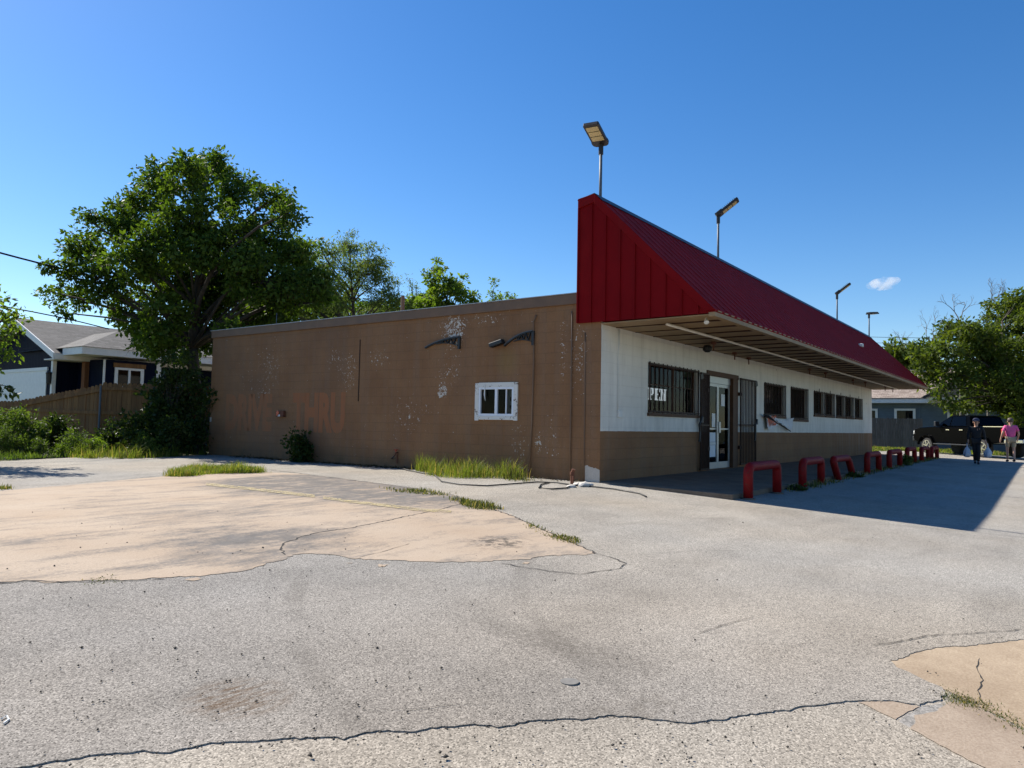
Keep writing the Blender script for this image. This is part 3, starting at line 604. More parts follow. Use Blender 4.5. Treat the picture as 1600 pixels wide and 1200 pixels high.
mb = MB(); mb.box((.01,.01,3.452),(W_-.01,L_-.01,3.50)); mb.build('roof', M['roof'], store)
mb = MB(); mb.box((-.045,.50,ZF),(-.003,L_+.05,3.545)); mb.box((-.045,L_+.006,ZF),(W_+.04,L_+.05,3.544)); mb.box((W_+.006,.5,ZF),(W_+.045,L_+.0,3.543)); mb.build('fascia', M['brown_trim'], store, bevel=.006, split=True)
mb = MB(); mb.box((-.06,.50,3.548),(.10,L_+.06,3.562)); mb.box((.1,L_-.06,3.548),(W_+.05,L_+.06,3.5615)); mb.build('roof_edge', M['roof_edge'], store, split=True)
# dim room behind the windows
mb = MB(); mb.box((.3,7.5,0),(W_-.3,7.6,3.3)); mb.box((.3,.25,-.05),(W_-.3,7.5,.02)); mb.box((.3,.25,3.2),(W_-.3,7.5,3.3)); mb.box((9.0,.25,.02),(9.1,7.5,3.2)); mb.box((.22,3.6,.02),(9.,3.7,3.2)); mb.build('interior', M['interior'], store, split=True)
mb = MB()
for (x, y, z, w, h) in ((2.6,1.6,0,1.6,1.5),(4.6,2.2,0,1.2,1.9),(6.2,2.4,0,.5,1.2),(7.3,1.9,0,1.,1.6)): mb.box((x,y,.025),(x+w,y+.45,h))
mb.build('shelving', M['dark_brown'], store, split=True)

def window(i, a, b, c, d):
    fr = MB(); t = .045; y0, y1 = .085, .135
    fr.box((a,y0,c),(a+t,y1,d)); fr.box((b-t,y0,c),(b,y1,d)); fr.box((a+t,y0,d-t),(b-t,y1,d)); fr.box((a+t,y0,c),(b-t,y1,c+t))
    nmid = 2 if i == 0 else 1
    for k in range(1, nmid): x = a+(b-a)*(.56); fr.box((x-.02,y0,c+t),(x+.02,y1,d-t))
    if i == 0: fr.box((a+t,y0+.004,c+(d-c)*.565),(b-t,y1-.004,c+(d-c)*.565+.022))
    w = fr.build('window', M['door_brown'], store)
    MB().box((a+t,.107,c+t),(b-t,.113,d-t)).build('pane', M['glass'], w)
    if i: MB().box((a+t,.150,c+t),(b-t,.165,d-t)).build('inner_board', M['board'], w)
    MB().box((a-.03,-.05,c-.07),(b+.03,.08,c-.004)).build('sill', M['door_brown'], w, bevel=.006)
    g = MB(); nb = {0: 12, 1: 13, 2: 11}.get(i, 6); y = -.035
    for k in range(nb+1):
        x = a+.02 + (b-a-.04)*k/nb; g.tube([(x,y,c-.002),(x,y,d+.01)], .011 if k not in (0, nb) else .016, 6)
    for z in (c+.03, d-.035): g.box((a-.01,y-.014,z-.012),(b+.01,y+.014,z+.014))
    if i > 2: g.tube([((a+b)/2-.03,y,d),((a+b)/2-.03,y,d+.10)], .01, 6)
    g.build('security_bars', M['dark_brown'], w)
for i, q in enumerate(WINS): window(i, *q)
# entrance
a, b, c, d = DOOR
fr = MB(); fr.box((a-.05,-.03,d-.10),(b+.05,.06,d+.012)); fr.box((a-.002,-.02,c),(a+.05,.16,d-.10)); fr.box((b-.36,-.03,c),(b+.0,.16,d-.10))
door = fr.build('entrance_door', M['door_brown'], store, bevel=.005)
x0, x1 = a+.05, b-.36; xm = (x0+x1)/2; z1 = 2.15
MB().box((x0,.05,z1),(x1,.13,d-.10)).build('transom', M['aluminium'], door)
def leaf(u0, u1):
    m = MB(); s = .055; y0, y1 = .062, .108
    m.box((u0,y0,c+.01),(u0+s,y1,z1-.005)); m.box((u1-s,y0,c+.01),(u1,y1,z1-.005)); m.box((u0+s,y0,z1-.085),(u1-s,y1,z1-.005)); m.box((u0+s,y0,c+.01),(u1-s,y1,c+.17)); m.box((u0+s,y0+.003,1.0),(u1-s,y1-.003,1.04))
    m.build('door_leaf', M['aluminium'], door, bevel=.003)
    MB().box((u0+s,.083,c+.17),(u1-s,.088,z1-.085)).build('glass', M['glass'], door)
leaf(x0+.004, xm-.004); leaf(xm+.004, x1-.004)
MB().box((xm+.02,.03,.92),(xm+.13,.058,1.20)).box((xm-.13,.03,.94),(xm-.09,.058,1.16)).build('push_plate', M['aluminium'], door, bevel=.006, split=True)
MB().box((x0+.12,.075,.33),(xm-.12,.080,.62)).box((x0+.12,.075,.70),(xm-.12,.080,.93)).build('poster', M['paper'], door, split=True, label='white paper notices low on the left door leaf')
MB().box((x0+.10,.0755,.625),(xm-.10,.0805,.695)).box((xm+.25,.075,1.6),(xm+.5,.080,1.9)).box((xm-.36,.075,1.06),(xm-.14,.08,1.4)).build('notice', M['acwhite'], door, split=True)
def gate(u0, u1, z0, z1_, n, lockside):
    m = MB(); y = -.075
    for k in range(n+1):
        x = u0+(u1-u0)*k/n; e = k in (0, n); m.tube([(x,y,z0),(x,y,z1_)], .022 if e else .014, 6)
    for z in (z0+.02, z0+(z1_-z0)*.46, z1_-.02): m.box((u0-.02,y-.016,z-.018),(u1+.02,y+.016,z+.018))
    g = m.build('security_gate', M['dark_brown'], store)
    l = MB(); ux = u1 if lockside > 0 else u0
    l.box((ux-.07,y-.05,1.16),(ux+.05,y-.02,1.30)); l.tube([(ux-.02,y-.04,1.3),(ux-.10,y-.05,1.2),(ux-.2,y-.05,1.12),(ux-.16,y-.05,.95),(ux-.2,y-.05,.72)], .024, 6)
    l.obox((ux-.03,y-.03,z1_-.1),(.07,0,.02),(0,.012,0),(-.02,0,.06)); l.build('gate_latch', M['black'], g, split=True)
    h = MB()
    for z in (.5, 1.9): h.box(((u0 if lockside > 0 else u1)-.06,y-.01,z),((u0 if lockside > 0 else u1)+.05,-.006,z+.09))
    h.build('hinge', M['dark_brown'], g, split=True)
gate(4.575, 5.08, .05, 2.34, 7, -1); gate(7.27, 8.47, .09, 2.37, 10, 1)
# drive-up window in the side wall
fr = MB(); Y0, Y1, Z0, Z1 = WY[0], WY[1], WZ[0], WZ[1]; t = .085
fr.box((-.035,Y0-.01,Z0-.03),(.0,Y0+t,Z1+.005)); fr.box((-.035,Y1-t,Z0-.04),(.0,Y1+.012,Z1)); fr.box((-.033,Y0+t,Z1-t),(.0,Y1-t,Z1+.01)); fr.box((-.037,Y0+t-.02,Z0-.02),(.0,Y1-t+.02,Z0+.06))
dw = fr.build('drive_up_window', M['peel_white'], store, bevel=.004)
fr = MB(); t2 = .045; ya, yb, za, zb = Y0+.085, Y1-.085, Z0+.06, Z1-.085; ym = ya+(yb-ya)*.50
fr.box((-.03,ya,za),(.04,ya+t2,zb)); fr.box((-.03,yb-t2,za),(.04,yb,zb)); fr.box((-.03,ya+t2,zb-t2),(.04,yb-t2,zb)); fr.box((-.03,ya+t2,za),(.04,yb-t2,za+t2)); fr.box((-.026,ym-.03,za+t2),(.036,ym+.03,zb-t2))
yq = ya+(ym-ya)*.40+.02; fr.box((-.015,yq-.012,za+t2),(.03,yq+.012,zb-t2))
fr.build('frame', M['vinyl'], dw, bevel=.003)
MB().box((.010,ya+t2,za+t2),(.014,yb-t2,zb-t2)).build('pane', M['glass'], dw)
MB().tube([(-.04,yb-.17,Z1-.03),(-.045,yb-.165,zb-.16),(-.045,yb-.19,zb-.28)], [.008,.016,.004], 6).build('torn_caulk', M['acwhite'], dw)
# conduits, boxes, joints on the side wall
def cond(name, px, r, m=None, x=-.03, **kw):
    pts = [onx(p[0], p[1], x) for p in px]; return MB().tube(pts, r, 8).build(name, m or M['brown_trim'], store, smooth=True, **kw)
cond('conduit', [(838,492),(836,497),(833.5,503),(834,560),(831,660),(826,752)], .016); cond('conduit', [(893.5,486),(893,560),(891.5,660),(890,752)], .015)
cond('conduit', [(914.5,520),(914,620),(913,700),(912.6,752)], .012, x=-.008)
MB().box((-.012,onx(563,531,0)[1]-.012,1.51),(.004,onx(563,531,0)[1]+.012,2.98)).build('control_joint', M['dark_brown'], store)
p = onx(438.5, 646.5, -.04); b_ = MB().box((-.08,p[1]-.16,p[2]-.08),(0,p[1]+.16,p[2]+.08)).build('outlet_box', M['rust'], store, bevel=.01)
MB().box((-.09,p[1]+.02,p[2]-.05),(-.078,p[1]+.12,p[2]+.06)).build('cover', M['tail_red'], b_); MB().box((-.09,p[1]-.03,p[2]-.07),(-.079,p[1]+.05,p[2]-.02)).build('cover', M['acwhite'], b_)
# painted-over letters
def text_mesh(name, txt, org, ux, uz, h, width, mat, parent, thick=.003, bold=.0, **kw):
    cu = bpy.data.curves.new(name, 'FONT'); cu.body = txt; cu.size = 1; cu.offset = bold; cu.extrude = 0; cu.resolution_u = 3
    o = bpy.data.objects.new(name, cu); COL.objects.link(o); dg = bpy.context.evaluated_depsgraph_get(); me = o.evaluated_get(dg).to_mesh()
    co = np.array([v.co[:] for v in me.vertices]); fs = [tuple(p.vertices) for p in me.polygons]
    o.to_mesh_clear(); bpy.data.objects.remove(o); mn = co.min(0); mx = co.max(0); ux = np.array(ux, float); uz = np.array(uz, float); nn = np.cross(ux, uz)
    P = [np.array(org) + ux*((v[0]-mn[0])/(mx[0]-mn[0])*width) + uz*((v[1]-mn[1])/(mx[1]-mn[1])*h) + nn*thick for v in co]
    return MB().add(P, fs).build(name, mat, parent, **kw)
for t_, pa, pb in (('DRIVE', (352,616,672), (424,615,673)), ('THRU', (456,614,674), (538,614,678))):
    A = onx(pa[0], pa[2], 0); B = onx(pb[0], pb[2], 0); z0 = min(A[2], B[2]); h = onx(pa[0], pa[1], 0)[2]-z0
    text_mesh('painted_lettering', t_, (0, A[1], z0), (0,-1,0), (0,0,1), h, A[1]-B[1], M['faded'], store, .003, .055)
# roof pipes
p = onx(629, 480, 1.2); MB().tube([(1.2,p[1],3.45),(1.2,p[1],onx(629,463,1.2)[2])], .05, 12).build('vent_pipe', M['brown_trim'], store)
p = onx(777, 482, 1.0); MB().box((.95,p[1]-.1,3.45),(1.1,p[1]+.1,3.72)).build('roof_vent', M['acwhite'], store, bevel=.01)
MB().tube([(.6,onx(432,500,.6)[1],3.45),(.6,onx(432,500,.6)[1],4.0)], .01, 6).build('antenna_rod', M['galv'], store)
# canopy
XA, XB = -.05, 24.9
prof = [(.495,2.93),(.495,5.34),(.145,5.385),(-2.19,3.035),(-2.19,2.985),(-2.14,2.94)]
cn = MB(); cn.prism([(XA+.012,y,z) for y,z in prof[1:4]] + [(XA+.012,-2.19,2.985),(XA+.012,-2.10,2.985),(XA+.012,.40,2.97),(XA+.012,.495,2.97)][:], (XB-XA-.024,0,0))
d_ = np.array([0, .145+2.19, 5.385-3.035]); Ls = np.linalg.norm(d_); d_ /= Ls; nn = np.array([0,-d_[2],d_[1]])
x = XA+.24
while x < XB-.1:
    cc = np.array([x,-2.19,3.035]) + d_*(Ls*.5) + nn*.012; cn.obox(cc, (.012,0,0), d_*(Ls*.5-.01), nn*.0045); x += .405
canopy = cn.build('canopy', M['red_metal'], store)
for xx, sg in ((XA, -1), (XB, 1)):
    g = MB(); g.prism([(xx+sg*.002,y,z) for y,z in [(.49,2.965),(.49,5.33),(.145,5.375),(-2.18,3.03),(-2.18,2.99),(-2.1,2.975)]], (-sg*.02,0,0))
    y = .495-.30
    while y > -1.95:
        ztop = 5.38 + (y-.145)*(5.385-3.035)/(.145+2.19) - .12 if y < .145 else 5.2
        g.obox((xx+sg*.012,y,(2.96+ztop)/2), (.014,0,0), (0,.008,0), (0,0,(ztop-2.96)/2)); y -= .30
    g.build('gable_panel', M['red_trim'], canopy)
    tr = MB()
    tr.prism([(xx+sg*.035,.50,5.345),(xx+sg*.035,.145,5.393),(xx+sg*.035,.145,5.23),(xx+sg*.035,.50,5.16)], (-sg*.05,0,0))
    e = d_*.17
    tr.prism([(xx+sg*.036,.145,5.395),(xx+sg*.036,-2.205,3.03),(xx+sg*.036,-2.03,3.005),(xx+sg*.036,.145,5.205)], (-sg*.05,0,0))
    tr.obox((xx+sg*.02,.487,4.07), (.016,0,0), (0,.014,0), (0,0,1.1))
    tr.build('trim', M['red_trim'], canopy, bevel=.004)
tr = MB(); tr.prism([(XA-.03,.51,5.33),(XA-.03,.145,5.405),(XA-.03,-.02,5.245),(XA-.03,.10,5.37),(XA-.03,.145,5.39),(XA-.03,.51,5.31)], (XB-XA+.06,0,0)); tr.build('ridge_cap', M['dark_metal'], canopy)
sf = MB(); sf.prism([(XA+.03,-2.1,2.962),(XA+.03,.0,2.945),(XA+.03,.0,2.925),(XA+.03,-2.1,2.942)], (XB-XA-.06,0,0))
x = .55
while x < XB: sf.box((x-.016,-2.09,2.915),(x+.016,-.01,2.9405), 1); x += .81  # ribs coloured dark brown to stand for the shadow lines at the joints
sf.box((XA-.01,-2.205,2.915),(XB+.01,-2.09,2.985)); soffit = sf.build('soffit', [M['soffit'], M['dark_brown']], canopy)
dr = MB(); x = XA+.1
while x < XB: dr.box((x,-2.222,3.0),(x+.15,-2.206,3.018)); x += .305
dr.build('drip_tab', M['soffit'], canopy, split=True)
MB().tube([(.3,-1.17,2.885),(12.,-1.17,2.89),(24.2,-1.17,2.885)], .026, 8).build('conduit', M['white_pipe'], canopy, smooth=True)
for (px, py) in ((1115,536),(1148,552),(1170,560),(1265,577),(1290,583),(1333,594),(1352,598),(1383,604.5),(1395,607)):
    p = onz(px, py, 2.90); p[1] = max(-1.6, min(-.12, p[1]))
    MB().tube([(p[0],p[1],2.93),(p[0],p[1],2.74)], .016, 6).box((p[0]-.06,p[1]-.04,2.87),(p[0]+.06,p[1]+.04,2.925)).build('rusty_bracket', M['rust'], canopy)
p = onz(1110,544,2.86); MB().lathe((p[0],-.35,2.93), (0,0,-1), [(0,.07),(.05,.10),(.12,.10),(.16,.05)], 12).build('socket', M['black'], canopy)
p = onz(1101,497,2.93); MB().lathe((.25,-1.92,2.93), (-.5,-.3,-.75), [(0,.02),(.03,.02),(.04,.03),(.10,.045),(.105,.03)], 12).build('spot_lamp', M['acwhite'], canopy)
p = np.array([16.,-1.,0]); q = ony(1343,542,-1.2); MB().obox((q[0],-1.25,3.035+(2.19-1.25)/(2.335)*2.35+.06), (.10,0,0), (0,.07,0), (0,0,.06)).build('camera_box', M['acwhite'], canopy, bevel=.02)
# wiring and boxes on the cream wall
wr = MB(); wr.tube([ony(966,514,-.012),ony(966.5,540,-.012),ony(965.5,560,-.012),ony(965.8,600,-.012),ony(965.5,642,-.012)], .008, 6)
wr.tube([ony(968,514,-.012),ony(968.5,530,-.014),ony(966.5,548,-.012)], .006, 6); w_ = wr.build('wall_cable', M['acwhite'], store, smooth=True, split=True)
p = ony(966.5, 647, 0); MB().box((p[0]-.07,-.055,p[2]-.06),(p[0]+.07,-.004,p[2]+.07)).build('outlet_box', M['acwhite'], store, bevel=.01)
# walkway slab
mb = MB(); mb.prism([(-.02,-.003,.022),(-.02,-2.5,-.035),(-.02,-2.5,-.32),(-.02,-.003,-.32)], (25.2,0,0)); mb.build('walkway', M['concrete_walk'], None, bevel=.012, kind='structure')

# ------------------------------------------------------------------ things on and by the store
# OPEN letters behind the first window
def letters(word, x0, z0, h, y, mat, name, gap=.065, wd=.62):
    m = MB(); s = h*.17; sf_ = h*.09; x = x0; w = h*wd; t = .02
    def B(a, b, c, d): m.box((x+a*w, y, z0+c*h), (x+b*w, y+t, z0+d*h))
    for ch in word:
        if ch == 'P': B(.14,.42,.09,.91); B(0,.56,0,.09); B(0,.8,.91,1); B(.74,1.,.52,.96); B(.42,.8,.40,.50)
        elif ch == 'E': B(.14,.42,.09,.91); B(0,1,0,.10); B(0,1,.90,1); B(.42,.72,.45,.56); B(.84,1,.10,.30); B(.84,1,.72,.90)
        elif ch == 'N':
            B(.08,.20,.09,.91); B(-.04,.34,0,.09); B(-.04,.22,.91,1); B(.80,.92,.0,.91); B(.66,1.06,.91,1)
            m.prism([(x+.08*w,y-.002,z0+h),(x+.36*w,y-.002,z0+h),(x+.92*w,y-.002,z0),(x+.68*w,y-.002,z0)], (0,t,0))
        elif ch == 'O': B(0,.28,.12,.88); B(.72,1,.12,.88); B(.14,.86,0,.12); B(.14,.86,.88,1)
        x += w + gap
    return m.build(name, mat)
pa = ony(1013.6, 624.3, .22); pb = ony(1040.8, 624.3, .22); pt = ony(1014, 605.5, .22); h = pt[2]-pa[2]; tot = pb[0]-pa[0]; w1 = h*.62*1.9
wd = (tot-.12)/3/h
o = letters('OPEN', pa[0]-.06-wd*h, pa[2], h, .22, M['sign'], 'open_sign', .06, wd)
tag(o, 'white slab serif OPEN letters behind the barred front window', 'sign')
A = ony(1058, 606, .125); B = ony(1085, 579, .125)
pp = MB().box((A[0],.122,A[2]),(B[0],.126,B[2]-.02)).build('window_poster', M['paper_green']); tag(pp, 'pale green paper sign in the top right of the first front window', 'poster')
ik = MB(); zz = (A[2]+B[2])/2
for k in range(9): ik.box((A[0]+.12+k*.085,.119,zz-.02+.012*(k%2)),(A[0]+.18+k*.085,.121,zz+.04))
ik.build('printed_line', M['ink'], pp, split=True)
# white appliance with two fans seen through the drive-up window
yf0 = onx(803.5,630,.06)[1]; yf1 = onx(791.8,630,.06)[1]; ap = MB().box((.06,yf0-.04,1.20),(.18,yf1,1.80)).build('fan_unit', M['acwhite'], bevel=.02); tag(ap, 'white fan unit with two round dark fans behind the drive-up window', 'appliance')
for z in (1.385, 1.545):
    MB().lathe((.061,yf0+.055,z), (-1,0,0), [(-.02,.048),(.012,.048),(.012,.036),(.004,.03)], 16).build('fan', M['black'], ap)
# banner half fallen from the bars
bn = empty('torn_banner', ony(1194,648,-.07), 'torn white banner with orange lettering sagging below the barred windows', 'banner')
def cloth(px, name, mat, seed):
    r = np.random.default_rng(seed); bm = bmesh.new(); vs = []
    for (a, b) in px: q = ony(a, b, -.08); vs.append(bm.verts.new(tuple(q - np.array(bn.location))))
    bm.faces.new(vs); bmesh.ops.triangulate(bm, faces=bm.faces[:]); bmesh.ops.subdivide_edges(bm, edges=bm.edges[:], cuts=3, use_grid_fill=True)
    for v in bm.verts: v.co.y += .03*math.sin(v.co.x*17+seed)*math.cos(v.co.z*13) - .03
    me = bpy.data.meshes.new(name); bm.to_mesh(me); bm.free(); me.materials.append(mat); o = bpy.data.objects.new(name, me); COL.objects.link(o); o.parent = bn
    sm = o.modifiers.new('thick', 'SOLIDIFY'); sm.thickness = .004; return o
cloth([(1195.5,648.5),(1198.5,671),(1205,669.5),(1215.5,663),(1210,656),(1203,649.5)], 'printed_cloth', M['cloth'], 1)
cloth([(1203,649.5),(1210,656),(1216,660),(1226,667),(1235,673),(1238,653),(1228,656),(1217,655.3)], 'plain_cloth', M['cloth'], 2)
q = ony(1199.5, 667.5, -.15); q2 = ony(1213, 662, -.15)
text_mesh('lettering', 'WIC', q, (q2-q)/np.linalg.norm(q2-q)*np.array([1,0,.55]), (0,0,1), .30, (q2-q)[0], M['orange'], bn, .0, .03)
MB().tube([ony(1194,648,-.12),ony(1200,651,-.14),ony(1206,655,-.14),ony(1215,661.5,-.14),ony(1226,668,-.13),ony(1235.5,674,-.12)], [.03,.05,.035,.014,.014,.012], 6).build('rope', M['black'], bn)

# lamps on poles along the ridge
def lamp(pb, ph, dirv, tilt, label, first=False):
    b = ony(pb[0], pb[1]+4, .30); hgt = ony(ph[0], ph[1], .30)[2]; x = b[0]
    root = empty('rooftop_lamp', (x,.30,5.0), label, 'lamp', 'lamps on poles along the canopy ridge')
    MB().tube([(x,.30,5.0),(x,.30,hgt)], .030, 10).build('pole', M['galv'], root, smooth=True)
    MB().tube([(x,.30,hgt-.10),(x,.30,hgt+.12)], .048, 10).build('knuckle', M['dark_metal'], root)
    d = np.array([dirv[0], dirv[1], 0.]); d /= np.linalg.norm(d); s = np.array([-d[1], d[0], 0.]); d3 = d*math.cos(tilt) + np.array([0,0,math.sin(tilt)]); n3 = np.cross(s, d3); n3 = n3 if n3[2] > 0 else -n3
    o = np.array([x,.30,hgt+.11]); hd = MB()
    prof = [(-.05,.10),(-.02,.145),(.02,.165),(.10,.165),(.13,.155),(.60,.155),(.63,.14)]
    poly = [o+d3*a+s*w for a, w in prof] + [o+d3*a-s*w for a, w in prof[::-1]]
    hd.prism([p+n3*.035 for p in poly], n3*-.06)
    for k in range(9): hd.obox(o+d3*(.16+k*.05)+n3*.055, d3*.004, s*.13, n3*.022)
    hd.obox(o+d3*.05+n3*.045, d3*.10, s*.10, n3*.03)
    hd.build('lamp_head', M['dark_metal'], root, bevel=.006)
    for k in range(3): MB().obox(o+d3*(.205+k*.145)-n3*.027, d3*.062, s*.118, n3*.004).build('led_panel', M['led'], root)
    MB().tube([o-d3*.03, o+d3*.06], .04, 8).build('bracket', M['dark_metal'], root)
lamp((938,305), (938,233), (-.985,-.174), R(16), 'nearest rooftop lamp, tilted toward the viewer with its yellowish panels showing')
lamp((1122,402), (1122,343), (.25,-1.), R(37), 'second rooftop lamp from the front, head pointing up to the right in profile')
lamp((1308,497), (1307,463), (.2,-1.), R(38), 'third rooftop lamp, smaller in view, head pointing up to the right')
lamp((1358,522), (1358,494), (1.,-.35), R(6), 'farthest rooftop lamp, small with its head almost level')

# decorative awning brackets and flood light on the side wall
def bracket(px_l, px_t, px_b, label):
    T = onx(*px_t, -.03); Bm = onx(*px_b, -.03); Lf = onx(*px_l, -.03); root = empty('awning_bracket', (0, T[1], T[2]), label, 'bracket', 'scrolled awning brackets on the brown wall')
    m = MB(); x0, x1 = -.05, -.005
    def bar(P, Q, w): 
        P = np.array(P); Q = np.array(Q); d = Q-P; L = np.linalg.norm(d); d /= L; n_ = np.array([0,-d[2],d[1]]); m.obox(((x0+x1)/2, *((P+Q)/2)[1:]), ((x1-x0)/2,0,0), d*L/2, n_*w/2)
    y1, zt, zb, y0, z0 = T[1], T[2], Bm[2], Lf[1], Lf[2]
    N = 12; up = []; lo = []
    for k in range(N+1):
        t = k/N; yy = y1+(y0-y1)*t; up.append((0,yy, zt+(z0-zt)*(t**2.0))); lo.append((0,yy, zb+.06+(z0-zb-.06)*(t**.8)+.085*math.sin(math.pi*t)))
    for k in range(N): bar(up[k], up[k+1], .022)
    for k in range(8): bar(lo[k], lo[k+1], .015)
    bar((0,y1,zt+.01),(0,y1,zb-.01), .055)
    for (a, b) in ((1,2),(3,2),(3,4),(5,4),(5,6),(7,6)): bar(up[a], lo[b], .011)
    m.build('frame', M['black'], root)
    e = MB()
    for k in range(N): P = np.array(up[k]); Q = np.array(up[k+1]); dd = (Q-P)/np.linalg.norm(Q-P); e.obox((-.035,*((P+Q)/2+np.array([0,0,.018]))[1:]), (.025,0,0), dd*np.linalg.norm(Q-P)/2, np.array([0,-dd[2],dd[1]])*.006)
    e.build('top_rail', M['galv'], root)
    s_ = MB()
    for (t, rr) in ((2.4,.045),(4.4,.038),(6.3,.026)):
        k = int(t); yy = up[k][1]; zz = (up[k][2]+lo[k][2])/2; s_.tube([(-.03, yy+rr*math.cos(a), zz+rr*math.sin(a)) for a in np.linspace(0, 5.2, 12)], .008, 5)
    s_.build('scroll', M['black'], root, split=True)
bracket((664.5,544), (717.5,527), (717.5,544.5), 'black scrolled awning bracket on the brown wall, the left one standing alone')
bracket((788,541), (833,518), (833,538.5), 'black scrolled awning bracket beside the brown conduit and flood light')
p = onx(777, 537, -.07); fl = empty('flood_light', (0,p[1],p[2]), 'small black flood light on the brown wall between the two brackets', 'light')
q0 = onx(766,540,-.1); q1 = onx(786,533,-.1); dd = (q1-q0); Lq = np.linalg.norm(dd); dd /= Lq; up_ = np.array([0,-dd[2],dd[1]]); up_ = up_ if up_[2] > 0 else -up_
MB().obox((q0+q1)/2, dd*Lq/2, (.06,0,0), up_*.045).build('housing', M['black'], fl, bevel=.015)
MB().obox((q0+q1)/2-up_*.047+np.array([-.0,0,0]), dd*Lq/2*.85, (.05,0,0), up_*.004).build('lens', M['dark_glass'], fl)
MB().box((-.06,p[1]-.03,p[2]-.02),(0,p[1]+.03,p[2]+.06)).build('mount', M['black'], fl)

# red pipe bollards
def arch(x0, x1, y, h, r, leanx=0., leany=0.):
    z0 = gz((x0+x1)/2, y)-.1; pts = []; c = .13
    for t in np.linspace(0, math.pi/2, 5): pts.append((x0+c-c*math.cos(t), h-c+c*math.sin(t)))
    P = [(x0, z0)] + pts; Q = [(x0+x1-a, b) for a, b in P[::-1]]; out = []
    for a, b in P+Q: k = (b-z0)/(h-z0); out.append((a+leanx*k, y+leany*k, b))
    return out
BL = ['red pipe bollard nearest the viewer at the corner of the walkway', 'second red pipe bollard from the walkway corner, standing straight', 'leaning red pipe bollard, third from the walkway corner', 'fourth red pipe bollard from the near end of the row',
      'fifth red pipe bollard, near the middle of the row', 'sixth red pipe bollard, third from the far end', 'second last red pipe bollard near the far end of the walkway', 'farthest red pipe bollard at the end of the row']
BX = [((1169,1214),775,723),((1254,1283),758,716),((1306,1333),747,713),((1355,1373),738.5,706.5),((1389.5,1406),733,703),((1417.5,1429),727,699),((1440,1450),722,698),((1455.5,1464),719,697.5)]
for i, ((pa, pb), yb, yt) in enumerate(BX):
    y = -2.62; x0 = ony(pa, yb, y)[0]; x1 = ony(pb, yb-6, y)[0]; h = ony(pa, yt, y)[2]-.07
    if i == 2: pts = arch(x0+.35, x1+.1, y, h, .075, -.42, .05)
    else: pts = arch(x0, x1, y, h, .075)
    bo = empty('red_bollard', (pts[0][0], y, gz(x0, y)), BL[i], 'bollard', 'red pipe bollards along the walkway')
    MB().tube(pts, .080, 14).build('pipe_arch', M['bollard'], bo, smooth=True)
    bb = MB()
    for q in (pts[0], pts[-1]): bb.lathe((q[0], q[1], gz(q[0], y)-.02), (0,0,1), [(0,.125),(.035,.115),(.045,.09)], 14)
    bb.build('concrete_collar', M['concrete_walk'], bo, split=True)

# hose, taps, stones
hp = [(618,712),(615,717),(617,724),(624,731),(640,735),(660,739),(678,741),(690,752),(720,757),(760,759),(800,756),(840,753),(870,754),(895,758)]
P3 = [onx(617,712,-.04), onx(612,716,-.08)]+[G(a, b, .02) for a, b in hp[2:]]
o = MB().tube(P3, .012, 7).build('garden_hose', M['hose'], None, smooth=True); tag(o, 'thin black garden hose trailing along the foot of the brown wall', 'hose')
def G3(px, h=.02): return [G(a, b, h) for a, b in px]
o = MB().tube(G3([(858,754),(845,757),(842,762),(862,764),(884,762.5),(893,759),(905,757),(925,760),(960,764),(1000,771),(1010,776)], .016), .012, 7).build('black_cable', M['hose'], None, smooth=True); tag(o, 'loop of thick black cable on the asphalt by the wall corner', 'cable')
def tap(px, label):
    p = onx(px[0], px[1], -.06); r_ = empty('hose_tap', p, label, 'tap')
    m = MB(); m.tube([(0,p[1],p[2]+.02),(-.08,p[1],p[2]+.02),(-.11,p[1],p[2]-.05)], .016, 8); m.build('spout', M['rust'], r_); MB().lathe((-.07,p[1],p[2]+.04), (0,0,1), [(0,.012),(.04,.012),(.042,.05),(.055,.05)], 10).build('handle', M['tail_red'], r_)
    MB().tube([(-.03,p[1],p[2]),(-.03,p[1],p[2]-.22)], .014, 8).build('riser', M['rust'], r_)
tap((619,709), 'rusty hose tap with a red handle low on the brown wall by the grass')
p = G(893, 756); r_ = empty('pipe_stub', p, 'rusty pipe stub at the foot of the conduit near the wall corner', 'pipe')
MB().tube([(p[0]+.02,p[1],p[2]-.02),(p[0]+.02,p[1],p[2]+.2),(p[0]+.02,p[1]-.03,p[2]+.26)], .035, 8).tube([(p[0]-.03,p[1]-.05,p[2]),(p[0]-.03,p[1]-.05,p[2]+.14)], .02, 8).build('stub', M['rust'], r_, split=True); MB().lathe((p[0]+.02,p[1],p[2]+.16), (0,0,1), [(0,.045),(.05,.045)], 8).build('collar', M['rust'], r_)
def rock(c, r, mat, seed, flat=.5):
    bm = bmesh.new(); bmesh.ops.create_icosphere(bm, subdivisions=2, radius=1); q = np.random.default_rng(seed)
    k = q.normal(size=(4, 3))
    for v in bm.verts:
        f = 1 + .22*sum(math.sin(2.3*v.co.dot(Vector(a))+i) for i, a in enumerate(k))/2; v.co = Vector((v.co.x*r[0]*f, v.co.y*r[1]*f, v.co.z*r[2]*f))
    me = bpy.data.meshes.new('stone'); bm.to_mesh(me); bm.free(); me.materials.append(mat); o = bpy.data.objects.new('stone', me); COL.objects.link(o); o.location = tuple(c); return o
for i, (px, r, lb) in enumerate((((915,757.5), (.17,.10,.05), 'flat pale stone slab on the ground right below the bare block corner'), ((903,756.5), (.10,.08,.04), 'small pale stone between the rusty stub and the flat slab'), ((893,760), (.09,.07,.03), 'small pale stone in front of the rusty pipe stub'))):
    tag(rock(G(*px, r[2]*.5), r, M['stone'], i+3), lb, 'stone')
